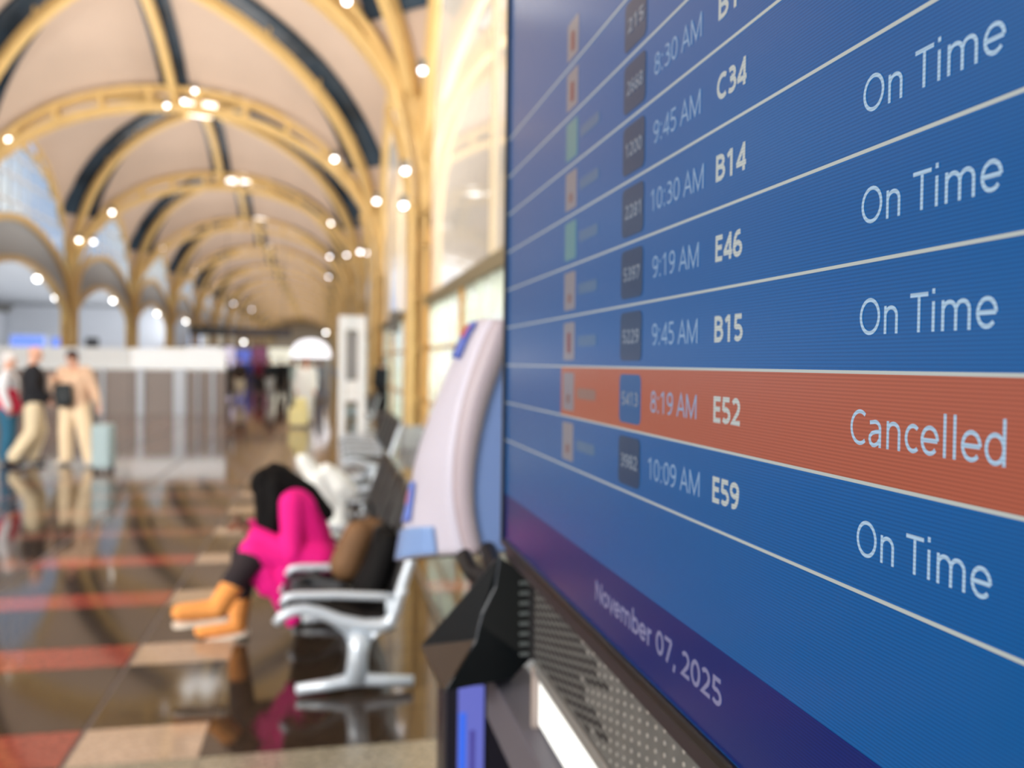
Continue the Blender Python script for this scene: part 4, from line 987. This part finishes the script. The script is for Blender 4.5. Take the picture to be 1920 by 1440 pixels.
# lit dome kiosk sign
p = at(583, 652, 46); dk_ = thing('lit_dome_sign', 'glowing white rounded sign above the far crowd', 'sign', (p.x, 46, 0))
b = MB(); pts = [(p.x + 1.0 * cos(a), 45.8, p.z - .5 + .95 * sin(a) ** .8) for a in [pi * i / 16 for i in range(17)]]; b.prism(pts, (0, .4, 0)); b.build('light_box', mat('light_box', (255, 255, 255), .4, emit=(246, 246, 255), strength=1.25), dk_)
for s in (-1, 1):
    b = MB(); b.tube([(p.x + s * .9, 46, 0), (p.x + s * .9, 46, p.z - .5)], .06, 8); b.build('post', ALU, dk_)
b = MB(); b.box((p.x - 1, 45.7, p.z - .62), (p.x + 1, 46.3, p.z - .5)); b.build('shelf', PW, dk_)
# lit shop fronts at the far end
for i, (xa_, xb_, ya_, yb_, c_, lab) in enumerate(((300, 345, 652, 694, (250, 238, 214), 'warm lit shop front left of the far crowd'), (346, 412, 650, 694, (250, 252, 255), 'white lit shop front above the counter end'),
        (420, 440, 650, 690, (214, 206, 232), 'pale violet lit poster case'), (441, 470, 655, 700, (96, 112, 206), 'blue lit poster case behind the far crowd'), (472, 500, 650, 690, (120, 64, 96), 'dim magenta lit poster case behind the far crowd'), (502, 560, 652, 690, (240, 240, 222), 'cream lit shop front behind the far crowd'))):
    Y = 68 + i; a = at(xa_, ya_, Y); c2 = at(xb_, yb_, Y)
    t = thing('lit_case', lab, 'shop front', ((a.x + c2.x) / 2, Y, 0))
    b = MB(); b.box((a.x, Y, max(.3, c2.z)), (c2.x, Y + .1, a.z)); b.build('light_panel', mat('case_%d' % i, c_, .4, emit=c_, strength=.7), t)
    b = MB(); b.box((a.x - .1, Y + .1, 0), (c2.x + .1, Y + .3, a.z + .1)); b.build('case_body', mat('case_body', (130, 120, 110), .6), t)

# glass vestibule with silver posts
VS = mat('satin_silver', (240, 243, 246), .3, 0)
Yv = 19.2
xs_ = [at(q, 683, Yv).x for q in (641, 678)]
vt = thing('glazed_booth', 'tall narrow glazed booth with satin silver posts left of the near right column', 'booth', ((xs_[0] + xs_[1]) / 2, Yv, 0))
zt_ = at(641, 592, Yv).z
for i, (x_, y_, w_) in enumerate(((xs_[0], Yv, .15), (xs_[1], Yv, .17))):
    b = MB(); b.box((x_ - w_ / 2, y_ - .06, 0), (x_ + w_ / 2, y_ + .06, zt_)); b.build('post', VS, vt, bevel=.01)
b = MB(); b.box((xs_[0], Yv - .05, zt_ - .3), (xs_[1], Yv + .06, zt_)); b.build('roof_panel', PW, vt, bevel=.01)
b = MB(); b.box((xs_[0] + .09, Yv - .02, at(660, 705, Yv).z), (xs_[1] - .09, Yv + .02, at(660, 626, Yv).z)); b.build('gray_board', mat('board_gray', (140, 140, 142), .6), vt)
b = MB(); b.box((xs_[0] + .08, Yv, .05), (xs_[1] - .09, Yv + .012, zt_ - .3)); b.build('front_glass', GLASS, vt)
b = MB(); b.box((xs_[0] + .09, Yv - .03, .8), (xs_[1] - .09, Yv + .03, 1.25)); b.build('white_notice', mat('notice_white', (240, 242, 244), .5), vt)
# camera dome / wall speakers on the right wall
for i, (px, py, Y) in enumerate(((757, 388, 22.5), (762, 318, 18.5))):
    p = at(px, py, Y); t = thing('dome_camera', 'white dome camera on the right wall, the %s of two' % ('lower' if i == 0 else 'upper'), 'camera', p)
    b = MB(); b.ell(p, (.13, .13, .12), 14, 8); b.build('dome', WHT, t, smooth=True)
    b = MB(); b.bar(p + V((0, 0, .05)), p + V((XR + .1 - p.x, 0, .12)), .06, .06); b.build('bracket', mat('bracket_dark', (70, 84, 96), .5), t)
# dark return grille between the windows
p = at(752, 603, 24.5); t = thing('wall_box', 'dark gray wall box under the window beam past the near right column', 'box', p)
b = MB(); b.box((XR - .12, 23.9, p.z - .3), (XR + .1, 25.1, p.z + .28)); b.build('box_body', mat('box_gray', (118, 116, 112), .6), t, bevel=.02)
b = MB(); b.box((XR - .14, 24.0, p.z - .25), (XR - .12, 25.0, p.z - .2)); b.build('box_trim', WHT, t)

# ------------------------------------------------------------------ finish: text and remeshed figures to plain meshes
bpy.context.view_layer.update()
dg = bpy.context.evaluated_depsgraph_get()
for o in pend:
    ms = [s for s in o.data.materials]
    me = bpy.data.meshes.new_from_object(o.evaluated_get(dg)); o.modifiers.clear()
    me.materials.clear()
    for s in ms: me.materials.append(s)
    me.polygons.foreach_set('use_smooth', [True] * len(me.polygons)); o.data = me
for o in bpy.data.objects:
    if '_base' in o: del o['_base']
